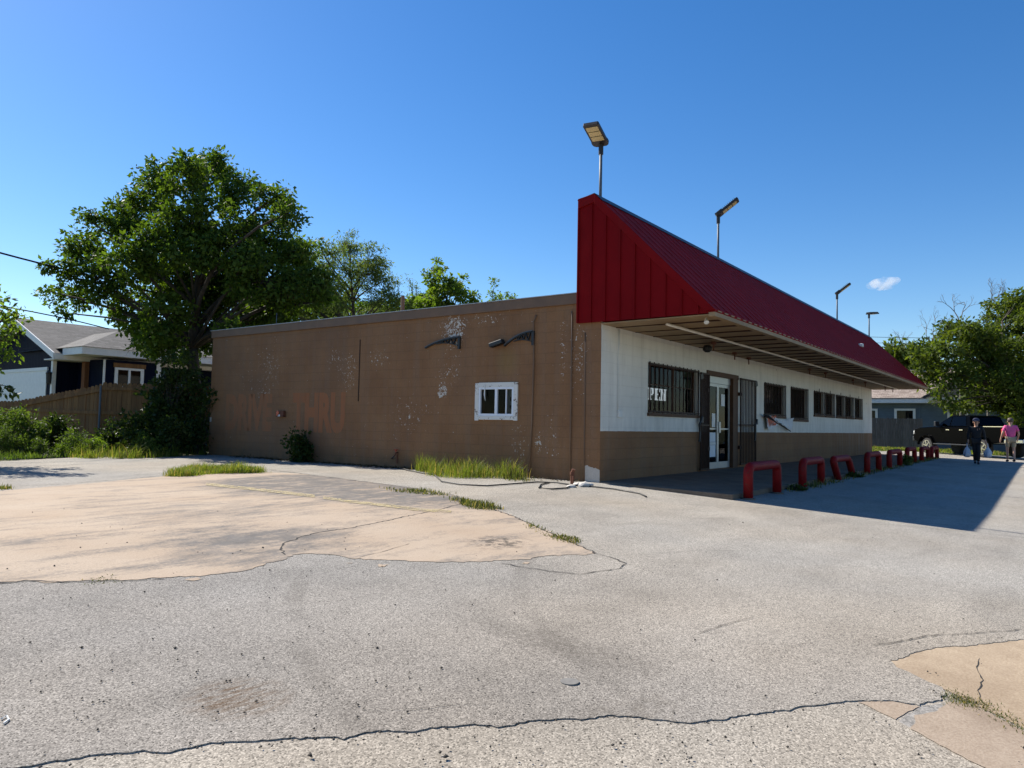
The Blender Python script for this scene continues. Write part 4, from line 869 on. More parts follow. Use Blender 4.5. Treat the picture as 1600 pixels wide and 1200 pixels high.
cv = MB().lathe(G(890,1067,-.004), (0,0,1), [(0,.048),(.009,.048),(.0092,.0)], 20).build('valve_cover', M['cover_grey']); tag(cv, 'small round dark grey cover set in the asphalt in the foreground', 'cover')
# loose dark grit on the lot
V = []; F = []; r = np.random.default_rng(5); base = np.array([(1,0,0),(-.5,.8,0),(-.5,-.8,0),(0,0,.8),(.2,.1,-.6)])
for i in range(330):
    px = (r.uniform(-50, 1600), r.uniform(800, 1195)) if i > 120 else (r.uniform(-30, 700), r.uniform(760, 1130))
    if i > 290: px = (r.uniform(650, 1250), r.uniform(1135, 1195))
    p = G(px[0], px[1], .006); s = r.uniform(.003, .0085)*(1 if r.random() < .9 else 1.6); a = r.uniform(0, 6.28); c_, s_ = math.cos(a), math.sin(a)
    o_ = len(V)
    for b in base*r.uniform(.7, 1.3, (5, 3)): V.append((p[0]+s*(b[0]*c_-b[1]*s_), p[1]+s*(b[0]*s_+b[1]*c_), p[2]+s*b[2]))
    F += [(o_+0,o_+1,o_+3),(o_+1,o_+2,o_+3),(o_+2,o_+0,o_+3),(o_+1,o_+0,o_+4),(o_+2,o_+1,o_+4),(o_+0,o_+2,o_+4)]
ee = jag(EDGE, .02, .03, seed=44)
for p2 in ee*3:
    if r.random() < .55: continue
    q = p2 + r.normal(0, .018, 2); p = (q[0], q[1], gz(*q)-.006); s = r.uniform(.003, .010); a = r.uniform(0, 6.28); c_, s_ = math.cos(a), math.sin(a); o_ = len(V)
    for b in base*r.uniform(.7, 1.3, (5, 3)): V.append((p[0]+s*(b[0]*c_-b[1]*s_), p[1]+s*(b[0]*s_+b[1]*c_), p[2]+s*b[2]))
    F += [(o_+0,o_+1,o_+3),(o_+1,o_+2,o_+3),(o_+2,o_+0,o_+3),(o_+1,o_+0,o_+4),(o_+2,o_+1,o_+4),(o_+0,o_+2,o_+4)]
tag(raw('loose_grit', np.array(V), np.array(F), M['pebble']), 'scattered dark grit and pebbles over the asphalt', 'grit', kind='stuff')
for (pts, lb) in (([(955,763),(972,765.5),(990,768)], 'bent dark twig lying on the asphalt before the walkway'), ([(2,1123),(10,1118),(14,1124),(6,1130)], 'thin pale curl of wire on the asphalt at the left edge')):
    o = MB().tube(G3(pts, .006), .0038, 5).build('twig' if 'twig' in lb else 'wire_curl', M['bark'] if 'twig' in lb else M['acwhite']); tag(o, lb, 'twig' if 'twig' in lb else 'wire')
# ------------------------------------------------------------------ vegetation
def unit(v): return v/(np.linalg.norm(v, axis=-1, keepdims=True)+1e-9)
def leaves(P, D, L, Wd, r, fold=.25):
    """rhombic leaves: P base points, D directions, sizes"""
    n = len(P); s = unit(np.cross(D, r.normal(size=(n, 3)))); nn = np.cross(D, s); L = L[:, None]; Wd = Wd[:, None]
    m = P + D*L*.45 - nn*Wd*fold
    V = np.stack([P, m+s*Wd*.5+nn*Wd*fold, P+D*L, m-s*Wd*.5+nn*Wd*fold], 1).reshape(-1, 3)
    return V, np.arange(4*n).reshape(n, 4)
def foliage(blobs, k_sub, per, L, Wd, rs, r, droop=.35, shell=.55):
    subs = []
    for c, rad in blobs:
        rad = np.array([rad]*3 if np.isscalar(rad) else rad, float); n = max(2, int(k_sub*(rad.prod()**(2/3))))
        d = unit(r.normal(size=(n, 3))); u = shell + (1-shell)*r.random((n, 1))**.6; u[r.random(n) < .25] *= .6
        subs.append(np.array(c) + d*u*rad)
    S = np.concatenate(subs); n = len(S)*per
    C_ = np.repeat(S, per, 0); off = unit(r.normal(size=(n, 3)))*(r.random((n, 1))**.5)*rs*r.uniform(.6, 1.3, (len(S), 1)).repeat(per, 0)
    off[:, 2] *= .75; P = C_+off
    D = unit(off + r.normal(size=(n, 3))*rs*.8 + np.array([0, 0, -droop*rs])); ll = L*(.42+r.random(n)**1.4*.95)
    V, F = leaves(P, D, ll, Wd*ll/L, r)
    return V, F, S
def bez(a, b, c, n): t = np.linspace(0, 1, n)[:, None]; return (1-t)**2*a + 2*t*(1-t)*b + t*t*c
def tree(name, label, cat, base, blobs, k_sub, per, L, Wd, rs, trunk_r, mleaf, mbark, seed, split=.35, droop=.35, group=None, twigs=.5, shell=.55, lean=None):
    r = np.random.default_rng(seed); base = np.array(base, float); root = empty(name, base, label, cat, group)
    V, F, S = foliage(blobs, k_sub, per, L, Wd, rs, r, droop, shell)
    raw('crown', V, F, mleaf, root)
    C0 = np.mean([b[0] for b in blobs], 0); top = max(b[0][2] for b in blobs); fork = base + (C0-base)*np.array([.35,.35,0]) + np.array([0, 0, (top-base[2])*split])
    if lean is not None: fork = np.array(lean, float)
    mb = MB(); mid = (base+fork)/2 + np.array([r.normal(0,.1), r.normal(0,.1), 0]); path = bez(base-np.array([0,0,.2]), mid, fork, 7)
    mb.tube(path, np.linspace(trunk_r*1.25, trunk_r*.85, 7), 10)
    tops = np.array([C0[0]*.6+fork[0]*.4, C0[1]*.6+fork[1]*.4, top*.85+base[2]*.15]); lead = bez(fork, (fork+tops)/2+r.normal(0, .3, 3), tops, 8); mb.tube(lead, np.linspace(trunk_r*.85, trunk_r*.15, 8), 8)
    for c, rad in blobs:
        c = np.array(c); rr = np.mean(rad); hd_ = np.linalg.norm((c-fork)[:2]); cand = [q for q in lead if q[2] < c[2]-.75*hd_] or [fork]; q = max(cand, key=lambda q: q[2]); dist = np.linalg.norm(c-q)
        m = (q+c)/2 + np.array([r.normal(0,.12)*dist, r.normal(0,.12)*dist, .10*dist]); r0 = min(trunk_r*.42, .012+.012*dist+.02*rr); mb.tube(bez(q, m, c, 6), np.linspace(r0, r0*.35, 6), 6)
        mine = [s for s in S if np.linalg.norm(s-c) < rr*1.1]
        for s in mine:
            if r.random() < twigs: mb.tube(bez(c+(s-c)*.1*r.random(), (c+s)/2+r.normal(0,.08,3)*rr, s, 4), np.linspace(r0*.3, .006, 4), 4, cap=False)
    mb.build('trunk', mbark, root, smooth=True)
    return root
def pxblobs(lst, D, spread, seed):
    """outline of the crown as the photo shows it: (px, py, radius px[, depth offset]) -> spheres with their own depth"""
    r = np.random.default_rng(seed); out = []; cx = np.mean([b[0] for b in lst]); rx = max(abs(b[0]-cx) for b in lst)+1
    for b in lst:
        k = math.sqrt(max(.1, 1-((b[0]-cx)/rx)**2)); d = D + (b[3] if len(b) > 3 else r.uniform(-1, 1)*spread*k); out.append((at(b[0], b[1], d), b[2]/FPX*d))
    return out
BIG = [(232,540,20),(262,545,24),(298,545,22),(322,528,22),(250,520,26),(215,515,22),(285,560,12),(500,440,26),(478,465,26),(455,450,28),(512,468,14),(440,490,24),(470,395,26),(395,505,34),(345,252,24),(330,270,34),(295,280,40),(250,275,32),(370,300,42),(432,306,32),(455,330,22),(235,325,46),(300,340,52),(360,365,56),(430,375,46),(180,355,42),(140,345,19),(132,390,38),(96,425,28),(88,458,18),(150,440,42),(210,405,48),(270,420,52),(340,440,58),(410,440,52),(466,425,32),(503,452,20),(496,468,16),(200,478,36),(260,490,42),(330,490,46),(400,484,38),(235,518,24),(285,520,26),(112,490,11),(455,395,32),(120,470,22),(355,515,20),(225,545,14),(440,470,34),(300,395,40,-1.5),(245,370,36,-1.5),(380,415,40,-1.5),(330,450,40,2),(270,450,42,2),(390,455,38,2)]
tb = at(302, 690, 23.5); tb[2] = 0
tree('shade_tree', 'big dark green broadleaf tree rising behind the far end of the brown wall', 'tree', tb, pxblobs([(a,b,c*.88,*d) for a,b,c,*d in BIG], 23.5, 2.2, 3), 46, 80, .155, .085, .34, .20, M['leaf_big'], M['bark'], 11, twigs=.55, lean=at(300, 545, 23.5))
# feathery and leafy trees beyond the roof
MES = [(470,440,26),(455,470,30),(430,495,22),(490,460,26),(520,450,22),(575,430,24),(600,465,18),(630,478,12),(530,490,22),(585,488,18),(610,485,12),(500,385,16),(520,395,22),(540,378,20),(555,400,20),(480,400,15),(575,405,24),(590,415,18),(600,440,22),(612,460,14),(545,425,22),(505,425,20),(560,445,16),(590,470,16),(535,465,18),(510,480,22),(625,470,10),(560,486,15),(480,480,26),(440,490,26),(460,465,20)]
g_ = at(560, 690, 34); g_[2] = 0
tree('feathery_tree', 'feathery pale green tree with arching thin branches above the roof edge', 'tree', g_, pxblobs(MES, 34, 1.6, 5), 26, 100, .16, .048, .42, .13, M['leaf_feather'], M['bark'], 12, droop=.8, twigs=.8, split=.5, shell=.4)
LT = [(650,478,18),(672,482,20),(715,480,18),(700,486,18),(640,484,14),(740,482,10),(682,418,13),(678,440,18),(695,452,20),(690,470,22),(706,440,12),(720,445,13),(718,462,15),(672,470,16),(735,468,11),(745,478,9),(660,480,13)]
g_ = at(692, 690, 36); g_[2] = 0
tree('leafy_tree', 'bright green leafy tree with pointed tops just above the middle of the roof edge', 'tree', g_, pxblobs(LT, 36, 1.0, 6), 34, 54, .20, .11, .30, .12, M['leaf_light'], M['bark'], 13, split=.6)
g_ = at(460, 690, 44); g_[2] = 0
tree('hedge_tree', 'dark leafy tree mass low behind the roof between the big tree and the feathery tree', 'tree', g_, pxblobs([(430,480,30),(465,490,26),(500,488,24),(400,490,30),(530,490,22),(560,488,20),(370,500,26),(590,484,20),(615,482,16),(640,480,14),(665,478,12),(545,470,18),(510,470,22)], 44, 1.5, 31), 20, 60, .26, .12, .5, .16, M['leaf_big'], M['bark'], 35, split=.4)
g_ = at(643, 690, 41); g_[2] = 0
tree('sparse_tree', 'thin wispy tree between the feathery tree and the bright leafy tree', 'tree', g_, pxblobs([(640,440,9),(645,460,12),(655,470,10),(635,475,12),(650,445,7)], 41, .8, 7), 22, 50, .15, .045, .4, .09, M['leaf_feather'], M['bark'], 14, split=.6, twigs=.9)
g_ = at(772, 690, 38); g_[2] = 0
tree('small_tree', 'small tree top shaped like a knot of leaves poking over the roof near the canopy', 'tree', g_, pxblobs([(774,443,6),(771,462,9),(779,466,6),(757,478,8),(766,474,9)], 38, .4, 8), 40, 34, .16, .08, .22, .06, M['leaf_light'], M['bark'], 15, split=.6)
g_ = at(799, 690, 40); g_[2] = 0
tree('small_tree', 'lowest tuft of leaves showing above the roof, nearest the red canopy', 'tree', g_, pxblobs([(798,464,8),(804,462,6),(790,472,8),(782,474,7)], 40, .4, 9), 40, 34, .16, .08, .22, .06, M['leaf_light'], M['bark'], 16, split=.6)
# tree beyond the left edge of the picture, its branches reach in
g_ = at(-150, 690, 15.5); g_[2] = 0
tree('edge_tree', 'light green tree at the left edge with leafy branches hanging in front of the house', 'tree', g_, pxblobs([(12,500,20),(-12,478,24),(18,522,14),(8,545,16),(-12,570,20),(-40,540,40),(-80,500,50),(-140,460,60),(-60,440,45),(-200,500,60),(-120,540,50),(24,488,7),(-5,520,20)], 15.5, 1.2, 10), 44, 36, .13, .07, .26, .13, M['leaf_light'], M['bark'], 17, split=.4)
g_ = at(4, 690, 14.2)
root = empty('hanging_twig', at(0,600,14), 'dark leafy twig hanging in front of the white garage door', 'twig'); r_ = np.random.default_rng(4)
pth = np.array([at(a, b, 14.2) for a, b in ((-60,588),(-20,597),(0,601),(12,604),(20,610),(27,617))]); MB().tube(pth, [.012,.01,.008,.006,.005,.003], 5).build('stem', M['bark'], root)
Pn = np.concatenate([pth[1]+(pth[-1]-pth[1])*t + r_.normal(0, .05, (2, 3)) for t in np.linspace(0, 1, 20)]); V, F = leaves(Pn, unit(r_.normal(size=(len(Pn), 3))+np.array([.2,0,-.8])), np.full(len(Pn), .15), np.full(len(Pn), .075), r_); raw('leaves', V, F, M['leaf_dark'], root)
# the big trees on the right
RT = [(1445,560,20),(1460,580,24),(1480,545,26),(1490,520,24),(1478,508,14),(1520,510,26),(1540,525,30),(1560,490,26),(1578,470,20),(1592,465,18),(1600,500,30),(1570,545,36),(1530,565,34),(1500,585,30),(1478,610,18),(1520,605,28),(1550,600,30),(1585,590,36),(1620,560,40),(1630,500,36),(1660,540,50),(1500,632,12),(1512,640,10),(1488,630,9),(1540,625,20),(1575,630,24),(1600,640,26),(1620,610,36),(1690,590,50),(1660,620,40),(1462,548,14),(1440,585,13),(1590,655,14),(1560,520,30,2),(1530,545,30,2),(1590,560,36,3),(1700,500,50),(1600,672,13)]
g_ = at(1606, 700, 41); g_[2] = -.05
tree('spreading_tree', 'broad olive green tree overhanging the black pickup at the right edge', 'tree', g_, pxblobs([(a,b,c*.88,*d) for a,b,c,*d in RT], 41, 2.6, 20), 20, 90, .23, .115, .55, .30, M['leaf_right'], M['bark'], 21, split=.35, twigs=.5)
BT = [(1395,545,14),(1410,550,18),(1430,552,18),(1446,548,15),(1420,570,22),(1400,572,16),(1445,575,20),(1380,555,9)]
g_ = at(1425, 690, 58); g_[2] = 0
tree('background_tree', 'darker round tree seen between the canopy tip and the olive tree', 'tree', g_, pxblobs(BT, 58, 1.5, 22), 13, 60, .40, .19, .7, .2, M['leaf_right'], M['bark'], 23, split=.4)
def bare(label, px, D, h, seed, spread=.45):
    r = np.random.default_rng(seed); b = at(px[0], px[1], D); g = b.copy(); g[2] = 0; root = empty('bare_tree', g, label, 'tree'); mb = MB()
    mb.tube([g, b], [.10, .05], 6)
    def grow(p, d, L, rad, n):
        q = p + d*L*.5 + r.normal(0, .04, 3)*L; e = q + unit(d+r.normal(0, .25, 3))*L*.5; mb.tube([p, q, e], [rad, rad*.8, rad*.6], 4, cap=False)
        if n:
            for k in range(r.integers(2, 4)): grow(e if k < 2 else q, unit(d+r.normal(0, spread, 3)+np.array([0,0,.12])), L*r.uniform(.55, .8), rad*.6, n-1)
    for k in range(2): grow(b, unit(np.array([r.normal(0,.3), r.normal(0,.3), 1])), h*.42, .04, 4)
    mb.build('branches', M['bark_grey'], root); return root
bare('thin bare tree top beside the farthest rooftop lamp', (1416,560), 60, 2.3, 31); bare('bare twiggy tree top standing out left of the olive tree', (1458,545), 56, 2.9, 32); bare('leafless branches over the top of the olive tree', (1500,505), 46, 1.9, 33, .6); bare('pale leafless twigs high at the shoulder of the olive tree', (1542,488), 45, 1.9, 34, .6)

def bush(label, px, D, top, halfw, mleaf, seed, L=.10, Wd=.055, k=60, per=22, rs=.16, name='bush', cat='bush', stem=7, droop=.25, shell=.35, base=None, dd=None, boxy=False):
    r = np.random.default_rng(seed); b = at(px, 700, D) if base is None else np.array(base); b[2] = gz(b[0], b[1]); zt = at(px, top, D)[2]; hw = halfw/FPX*D; H = zt-b[2]
    root = empty(name, b, label, cat); bl = []
    for i in range(12):
        a = r.uniform(0, 6.28); q = r.uniform(0, .68)*hw; zz = b[2]+H*r.uniform(.18, .80)*(1-.35*q/hw); rr = (min(hw*.62, H*.36)*r.uniform(.75, 1.15)); bl.append((b+np.array([math.cos(a)*q, math.sin(a)*q*(dd or 1), 0])*1. + np.array([0,0,zz-b[2]]), rr))
    bl.append((b+np.array([0,0,H*.72]), min(hw*.6, H*.27)))
    if boxy:   # climbing growth: covers its whole width from bottom to top
        bl = [(b + _r*r.uniform(-.85, .85)*hw + np.array([0,0,H*(i+.5)/22*.93]) + r.normal(0, .12, 3), min(hw*.42, .5)*r.uniform(.7, 1.2)) for i in range(22)]
    V, F, S = foliage(bl, k, per, L, Wd, rs, r, droop, shell); V[:, 2] = np.maximum(V[:, 2], b[2]+.01); raw('foliage', V, F, mleaf, root)
    mb = MB()
    for s in S[r.integers(0, len(S), stem*3)]: q = b+np.array([r.normal(0,.12*hw), r.normal(0,.12*hw), 0]); mb.tube(bez(q, np.array([q[0],q[1],(s[2]+b[2])/2+.1]), s, 5), np.linspace(.009, .003, 5), 4, cap=False)
    mb.build('stems', M['bark'], root); return root
bush('tall weedy clump with pale leaf tips at the far left before the fence', 18, 19.6, 634, 52, M['leaf_weed'], 41, .10, .035, 60, 26, .17)
bush('leafy shrub with pale undersides under the sloping part of the fence', 84, 20.2, 641, 33, M['leaf_dark'], 42, .12, .06, 60, 22, .16)
bush('low feathery weed mound at the far left edge of the asphalt', 34, 18.9, 676, 34, M['leaf_weed'], 43, .07, .022, 110, 30, .12)
bush('bright feathery weed mound at the left on the asphalt edge', 6, 18.7, 660, 26, M['leaf_weed'], 57, .07, .022, 110, 30, .12)
bush('mid green weeds between the feathery mounds along the asphalt edge', 108, 19.3, 668, 34, M['leaf_weed'], 44, .09, .028, 80, 26, .14)
bush('round light green feathery weed before the fence corner post', 148, 19.3, 681, 30, M['leaf_light'], 45, .07, .022, 110, 30, .12)
bush('dark low shrub right under the fence corner post', 170, 20.6, 664, 30, M['leaf_dark'], 46, .11, .06, 60, 22, .16)
bush('leafy shrub in front of the right part of the wooden fence', 210, 20.2, 634, 30, M['leaf_dark'], 47, .12, .06, 60, 24, .17)
bush('tall mound of vines hiding the end of the wooden fence', 262, 21.3, 587, 44, M['leaf_dark'], 48, .14, .08, 44, 26, .2, boxy=True)
bush('vines climbing over the fence beside the tree trunk', 296, 21.5, 556, 32, M['leaf_dark'], 58, .14, .08, 44, 28, .2, boxy=True)
bush('dense dark vines filling the gap between the fence and the brown wall', 314, 21.2, 600, 28, M['leaf_dark'], 59, .13, .075, 50, 28, .19, boxy=True)
bush('leafy shrub with lit tips before the middle of the wooden fence', 240, 20.8, 615, 34, M['leaf_dark'], 60, .13, .07, 56, 26, .18)
bush('green shrub at the foot of the vine mound', 268, 19.9, 648, 28, M['leaf_dark'], 49, .11, .06, 60, 24, .16)
bush('small weedy shrub between the leafy shrub and the vine mound', 228, 19.5, 672, 28, M['leaf_weed'], 50, .09, .035, 80, 24, .13)
bush('dark column of ivy between the tree trunk and the brown wall', 313, 22.3, 538, 27, M['leaf_dark'], 51, .11, .07, 60, 30, .18, boxy=True, name='ivy_column', cat='ivy', base=np.array([-.75,13.5,0]))
bush('low dark shrub at the far corner of the brown wall', 306, 20.9, 655, 24, M['leaf_dark'], 52, .10, .06, 60, 26, .15)
b_ = G(467, 722); bush('small round bush growing against the brown wall', 465, depth(b_)+.25, 664, 23, M['leaf_dark'], 53, .10, .06, 90, 30, .12, base=np.array([-.36,b_[1],0]), cat='bush')

def grass(name, label, poly, n, h, mat, seed, wdt=.006, conv=True, lean=.45, heads=False, edge=.0):
    r = np.random.default_rng(seed); P = np.array([G(*p)[:2] for p in poly]) if conv else np.array(poly, float)
    lo, hi = P.min(0), P.max(0); pts = []
    def inside(x, y):
        c = False; j = len(P)-1
        for i in range(len(P)):
            if (P[i,1] > y) != (P[j,1] > y) and x < (P[j,0]-P[i,0])*(y-P[i,1])/(P[j,1]-P[i,1])+P[i,0]: c = not c
            j = i
        return c
    clump = r.uniform(lo, hi, (max(6, n//60), 2))
    while len(pts) < n:
        q = (clump[r.integers(len(clump))] + r.normal(0, .10, 2)) if r.random() < .6 else r.uniform(lo, hi)
        if inside(*q): pts.append(q)
    pts = np.array(pts) + r.normal(0, .05, (n, 2)); z = np.array([gz(*q) for q in pts]); B = np.column_stack([pts, z-.005])
    a = r.uniform(0, 6.28, n); hh = h*(r.random(n)**1.3*.95+.2)*(.72+.22*np.sin(pts[:,0]*5.1+pts[:,1]*2.3)+.2*np.sin(pts[:,1]*7.7-pts[:,0]*1.9)); ln = r.uniform(.1, 1, n)*lean*hh
    d = np.column_stack([np.cos(a), np.sin(a), np.zeros(n)]); s = np.column_stack([-np.sin(a), np.cos(a), np.zeros(n)])*wdt*r.uniform(.7, 1.3, (n, 1))
    m = B + d*ln[:,None]*.3 + np.array([0,0,1])*hh[:,None]*.6; t = B + d*ln[:,None] + np.array([0,0,1])*hh[:,None]
    V = np.stack([B-s, B+s, m+s*.8, t, m-s*.8], 1).reshape(-1, 3); k = np.arange(n)[:,None]*5
    me = raw(name, V, np.concatenate([k+np.array([[0,1,2]]), k+np.array([[0,2,4]]), k+np.array([[4,2,3]])]), mat)
    return tag(me, label, 'grass', kind='stuff')
grass('tall_grass', 'tuft of bright tall grass against the brown wall under the small window', [(636,728),(655,719),(720,723),(800,741),(822,750),(780,748),(735,748),(700,748),(668,742)], 13000, .38, M['grass'], 61, .0036, lean=1.0)
grass('tall_grass', 'thin dry weeds at the right end of the tall grass tuft', [(800,746),(830,751),(826,754),(790,751)], 160, .30, M['grass_dark'], 62)
grass('grass_strip', 'low strip of grass in the crack beyond the tan patch', [(262,745),(272,738),(310,733),(360,732),(405,735),(412,739),(380,740),(330,741),(290,745)], 10000, .19, M['grass'], 63, .004, lean=1.2)
grass('verge_grass', 'long green grass along the foot of the bushes at the left', [(108,716),(120,708),(200,703),(290,700),(322,704),(318,711),(240,716),(180,717)], 11000, .36, M['grass'], 64, .005, lean=1.1)
bush('feathery green weed mound second from the left edge, on the asphalt edge', 62, 18.9, 684, 26, M['leaf_weed'], 81, .07, .022, 110, 30, .12)
bush('small feathery weed at the asphalt edge before the leafy shrub', 96, 19.0, 690, 20, M['leaf_light'], 82, .06, .02, 130, 30, .10)
bush('low weed tuft at the asphalt edge under the sloping fence', 124, 19.1, 692, 18, M['leaf_weed'], 83, .08, .024, 110, 28, .11)
bush('tall weed with pale tips rising left of the fence corner', 58, 19.9, 650, 26, M['leaf_weed'], 84, .10, .04, 70, 26, .15)
grass('verge_grass', 'weedy green grass under the mounds at the left end of the asphalt', [(-60,727),(0,720),(60,716),(118,714),(118,706),(60,705),(0,708),(-60,712)], 3500, .20, M['leaf_weed'], 75, .007, lean=.9)
r_ = np.random.default_rng(91); yy = np.concatenate([r_.uniform(4.8, 11.5, 900), r_.uniform(.3, 4.8, 250)]); xx = -.03-np.abs(r_.normal(0, .16, len(yy)))*(.5+.8*np.sin(yy*1.9)**2)
Pn = np.column_stack([xx, yy, .008+.035*r_.random(len(yy))*np.exp(xx*5)]); dn = unit(np.column_stack([r_.normal(size=(len(yy), 2)), r_.normal(0, .25, len(yy))])); V, F = leaves(Pn, dn, r_.uniform(.03, .09, len(yy)), r_.uniform(.015, .04, len(yy)), r_)
tag(raw('leaf_litter', V, F, M['litter']), 'dead leaves and dirt gathered along the foot of the brown wall', 'leaf litter', kind='stuff')
grass('crack_weeds', 'ragged low weeds along the cracked edge of the tan patch', [(600,763),(640,765),(690,770),(700,773),(680,775),(620,769)], 700, .07, M['grass_dark'], 65, .006, lean=1.)
grass('crack_weeds', 'green weeds at the upper right corner of the tan patch', [(705,779),(730,781),(752,787),(776,793),(774,798),(745,797),(720,787)], 900, .09, M['grass_dark'], 66, .006, lean=.9)
grass('crack_weeds', 'small weeds on the slanting right edge of the tan patch', [(826,820),(840,824),(860,835),(885,838),(902,846),(900,851),(868,842),(845,834)], 700, .06, M['grass_dark'], 67, .005, lean=1.)
grass('crack_weeds', 'low weeds in the gap between the two concrete slabs in the right foreground', [(1471,1080),(1490,1082),(1515,1092),(1540,1103),(1537,1107),(1508,1100),(1480,1092)], 900, .022, M['grass_dark'], 68, .002, lean=1.2)
grass('crack_weeds', 'sparse dry weeds in the slab joint at the right edge', [(1540,1106),(1600,1132),(1640,1150),(1640,1156),(1600,1139),(1545,1110)], 400, .016, M['grass_dark'], 69, .002, lean=1.2)
grass('crack_weeds', 'small dark weeds on the edge of the tan patch at the left', [(148,904),(178,904),(182,910),(150,911)], 220, .03, M['grass_dark'], 70, .004, lean=1.)
grass('crack_weeds', 'tiny weed tuft at the left edge of the tan patch far side', [(-10,762),(14,761),(14,765),(-10,766)], 160, .12, M['grass_dark'], 71, .006)
grass('lawn', 'sunlit lawn in front of the dark fence on the right', [(33.8,-5.2),(32.6,-2.7),(32.0,.2),(27.5,.8),(27.2,9),(39.8,9),(41,-4),(38,-5.2)], 16000, .16, M['grass'], 72, .016, conv=False)
grass('walkway_weeds', 'dark weeds along the foot of the walkway between the bollards', [(2.3,-2.53),(24,-2.53),(24,-2.78),(2.3,-2.78)], 1500, .16, M['grass_dark'], 73, .007, conv=False)
bush('dark weedy plant beside the second bollard', 1243, 17.2, 745, 14, M['leaf_dark'], 54, .07, .03, 160, 22, .08, name='weed', cat='weed', base=np.array([2.95,-2.68,0])); bush('weedy plant beside the leaning bollard', 1322, 20.6, 733, 13, M['leaf_dark'], 55, .07, .03, 160, 22, .08, name='weed', cat='weed', base=np.array([8.0,-2.7,0]))
bush('weed by the fifth bollard near the far end of the walkway', 1402, 25, 708, 9, M['leaf_weed'], 56, .07, .03, 160, 22, .08, name='weed', cat='weed', base=np.array([15.6,-2.72,0]))

# ------------------------------------------------------------------ the navy house on the left
XH, YH = 1.04, 25.97
hs_ = empty('navy_house', (XH,YH,0), 'navy blue house with grey shingle roof and white garage door behind the wooden fence', 'house')
pk = onx(22, 496, XH-.35); YP, ZP = pk[1], pk[2]; YE = 24.95; ZE = 3.48; YB = 2*YP-YE; XR = 16.
mb = MB(); mb.prism([(XH,YH,-.1),(XH,2*YP-YH,-.1),(XH,2*YP-YH,3.45),(XH,YP,3.45+(YP-YH)*(ZP-.12-ZE)/(YP-YE)),(XH,YH,3.45)], (.2,0,0)); mb.build('gable_wall', M['navy_x'], hs_)
mb = MB(); mb.box((XH+.2,YH,-.1),(XR,YH+.2,3.5)); mb.box((XR-.2,YH+.2,-.1),(XR,2*YP-YH,3.5)); mb.build('long_wall', M['navy_y'], hs_, split=True)
mb = MB(); dz = (ZP-ZE); th = .12
mb.prism([(XH-.38,YE,ZE),(XH-.38,YP,ZP),(XH-.38,YP,ZP-th),(XH-.38,YE,ZE-th)], (XR-XH+.7,0,0)); mb.prism([(XH-.38,YP,ZP),(XH-.38,YB,ZE),(XH-.38,YB,ZE-th),(XH-.38,YP,ZP-th)], (XR-XH+.7,0,0)); mb.build('roof', M['shingle_grey'], hs_)
mb = MB()
for ye in (YE, YB): mb.prism([(XH-.43,ye,ZE+.02),(XH-.43,YP,ZP+.02),(XH-.43,YP,ZP-.24),(XH-.43,ye,ZE-.22)], (.045,0,0))
mb.box((XH-.385,YE-.03,ZE-.24),(XR+.3,YE-.005,ZE-.01)); mb.box((XH-.36,YE,ZE-.24),(XR,YH-.01,ZE-.20)); mb.build('white_trim', M['white_trim'], hs_, split=True)
gd = onx(74, 579, XH); gb = MB(); gb.box((XH-.03,gd[1],.1),(XH-.002,gd[1]+5.2,gd[2]))
for k in range(1, 5): gb.box((XH-.04,gd[1]+.06,.1+k*(gd[2]-.1)/5-.012),(XH-.031,gd[1]+5.1,.1+k*(gd[2]-.1)/5+.012))
gdo = gb.build('garage_door', M['white_trim'], hs_); MB().box((XH-.06,gd[1]-.12,gd[2]+.002),(XH-.003,gd[1]+5.3,gd[2]+.14)).build('head_trim', M['white_trim'], gdo)
p = onx(77, 590, XH-.1); ln = MB(); ln.lathe((XH-.12,p[1],p[2]-.28), (0,0,1), [(0,.04),(.05,.09),(.42,.11),(.46,.13),(.56,.02)], 8); ln.box((XH-.12,p[1]-.03,p[2]+.1),(XH,p[1]+.03,p[2]+.2)); ln.build('wall_lantern', M['dark_metal'], hs_)
mb = MB(); mb.box((XH-.04,YH-.06,-.1),(XH+.10,YH+.1,ZE-.25)); q = ony(160, 600, YE+.05); mb.box((q[0]-.07,YE+.0,-.1),(q[0]+.07,YE+.14,ZE-.25)); mb.build('white_post', M['white_trim'], hs_, split=True)
q = ony(136, 600, YE+.05); MB().box((q[0]-.14,YE-.0,-.1),(q[0]+.14,YE+.26,ZE-.25)).build('cedar_post', M['cedar'], hs_)
YW = 23.7; xa = ony(161, 600, YW)[0]; xb = ony(249, 600, YW)[0]; xe = ony(310, 600, YW)[0]
wa = ony(181.5, 576, YW); wb = ony(221.5, 600, YW); zt_ = ony(200, 576, YW)[2]; zb_ = ony(200, 606, YW)[2]
mb = MB(); wall_holes(mb, (0,YW,0), (1,0,0), (0,1,0), xa, xb, -.1, 3.3, [(wa[0],wb[0],zb_,zt_)], .18); mb.box((xa,YW+.18,-.1),(xa+.18,YH,3.3)); mb.box((xb-.18,YW+.18,-.1),(xb,YH,3.3)); mb.box((xb,YW+1.6,-.1),(xe+3,YW+1.75,3.3)); mb.build('bay_wall', M['navy_y'], hs_)
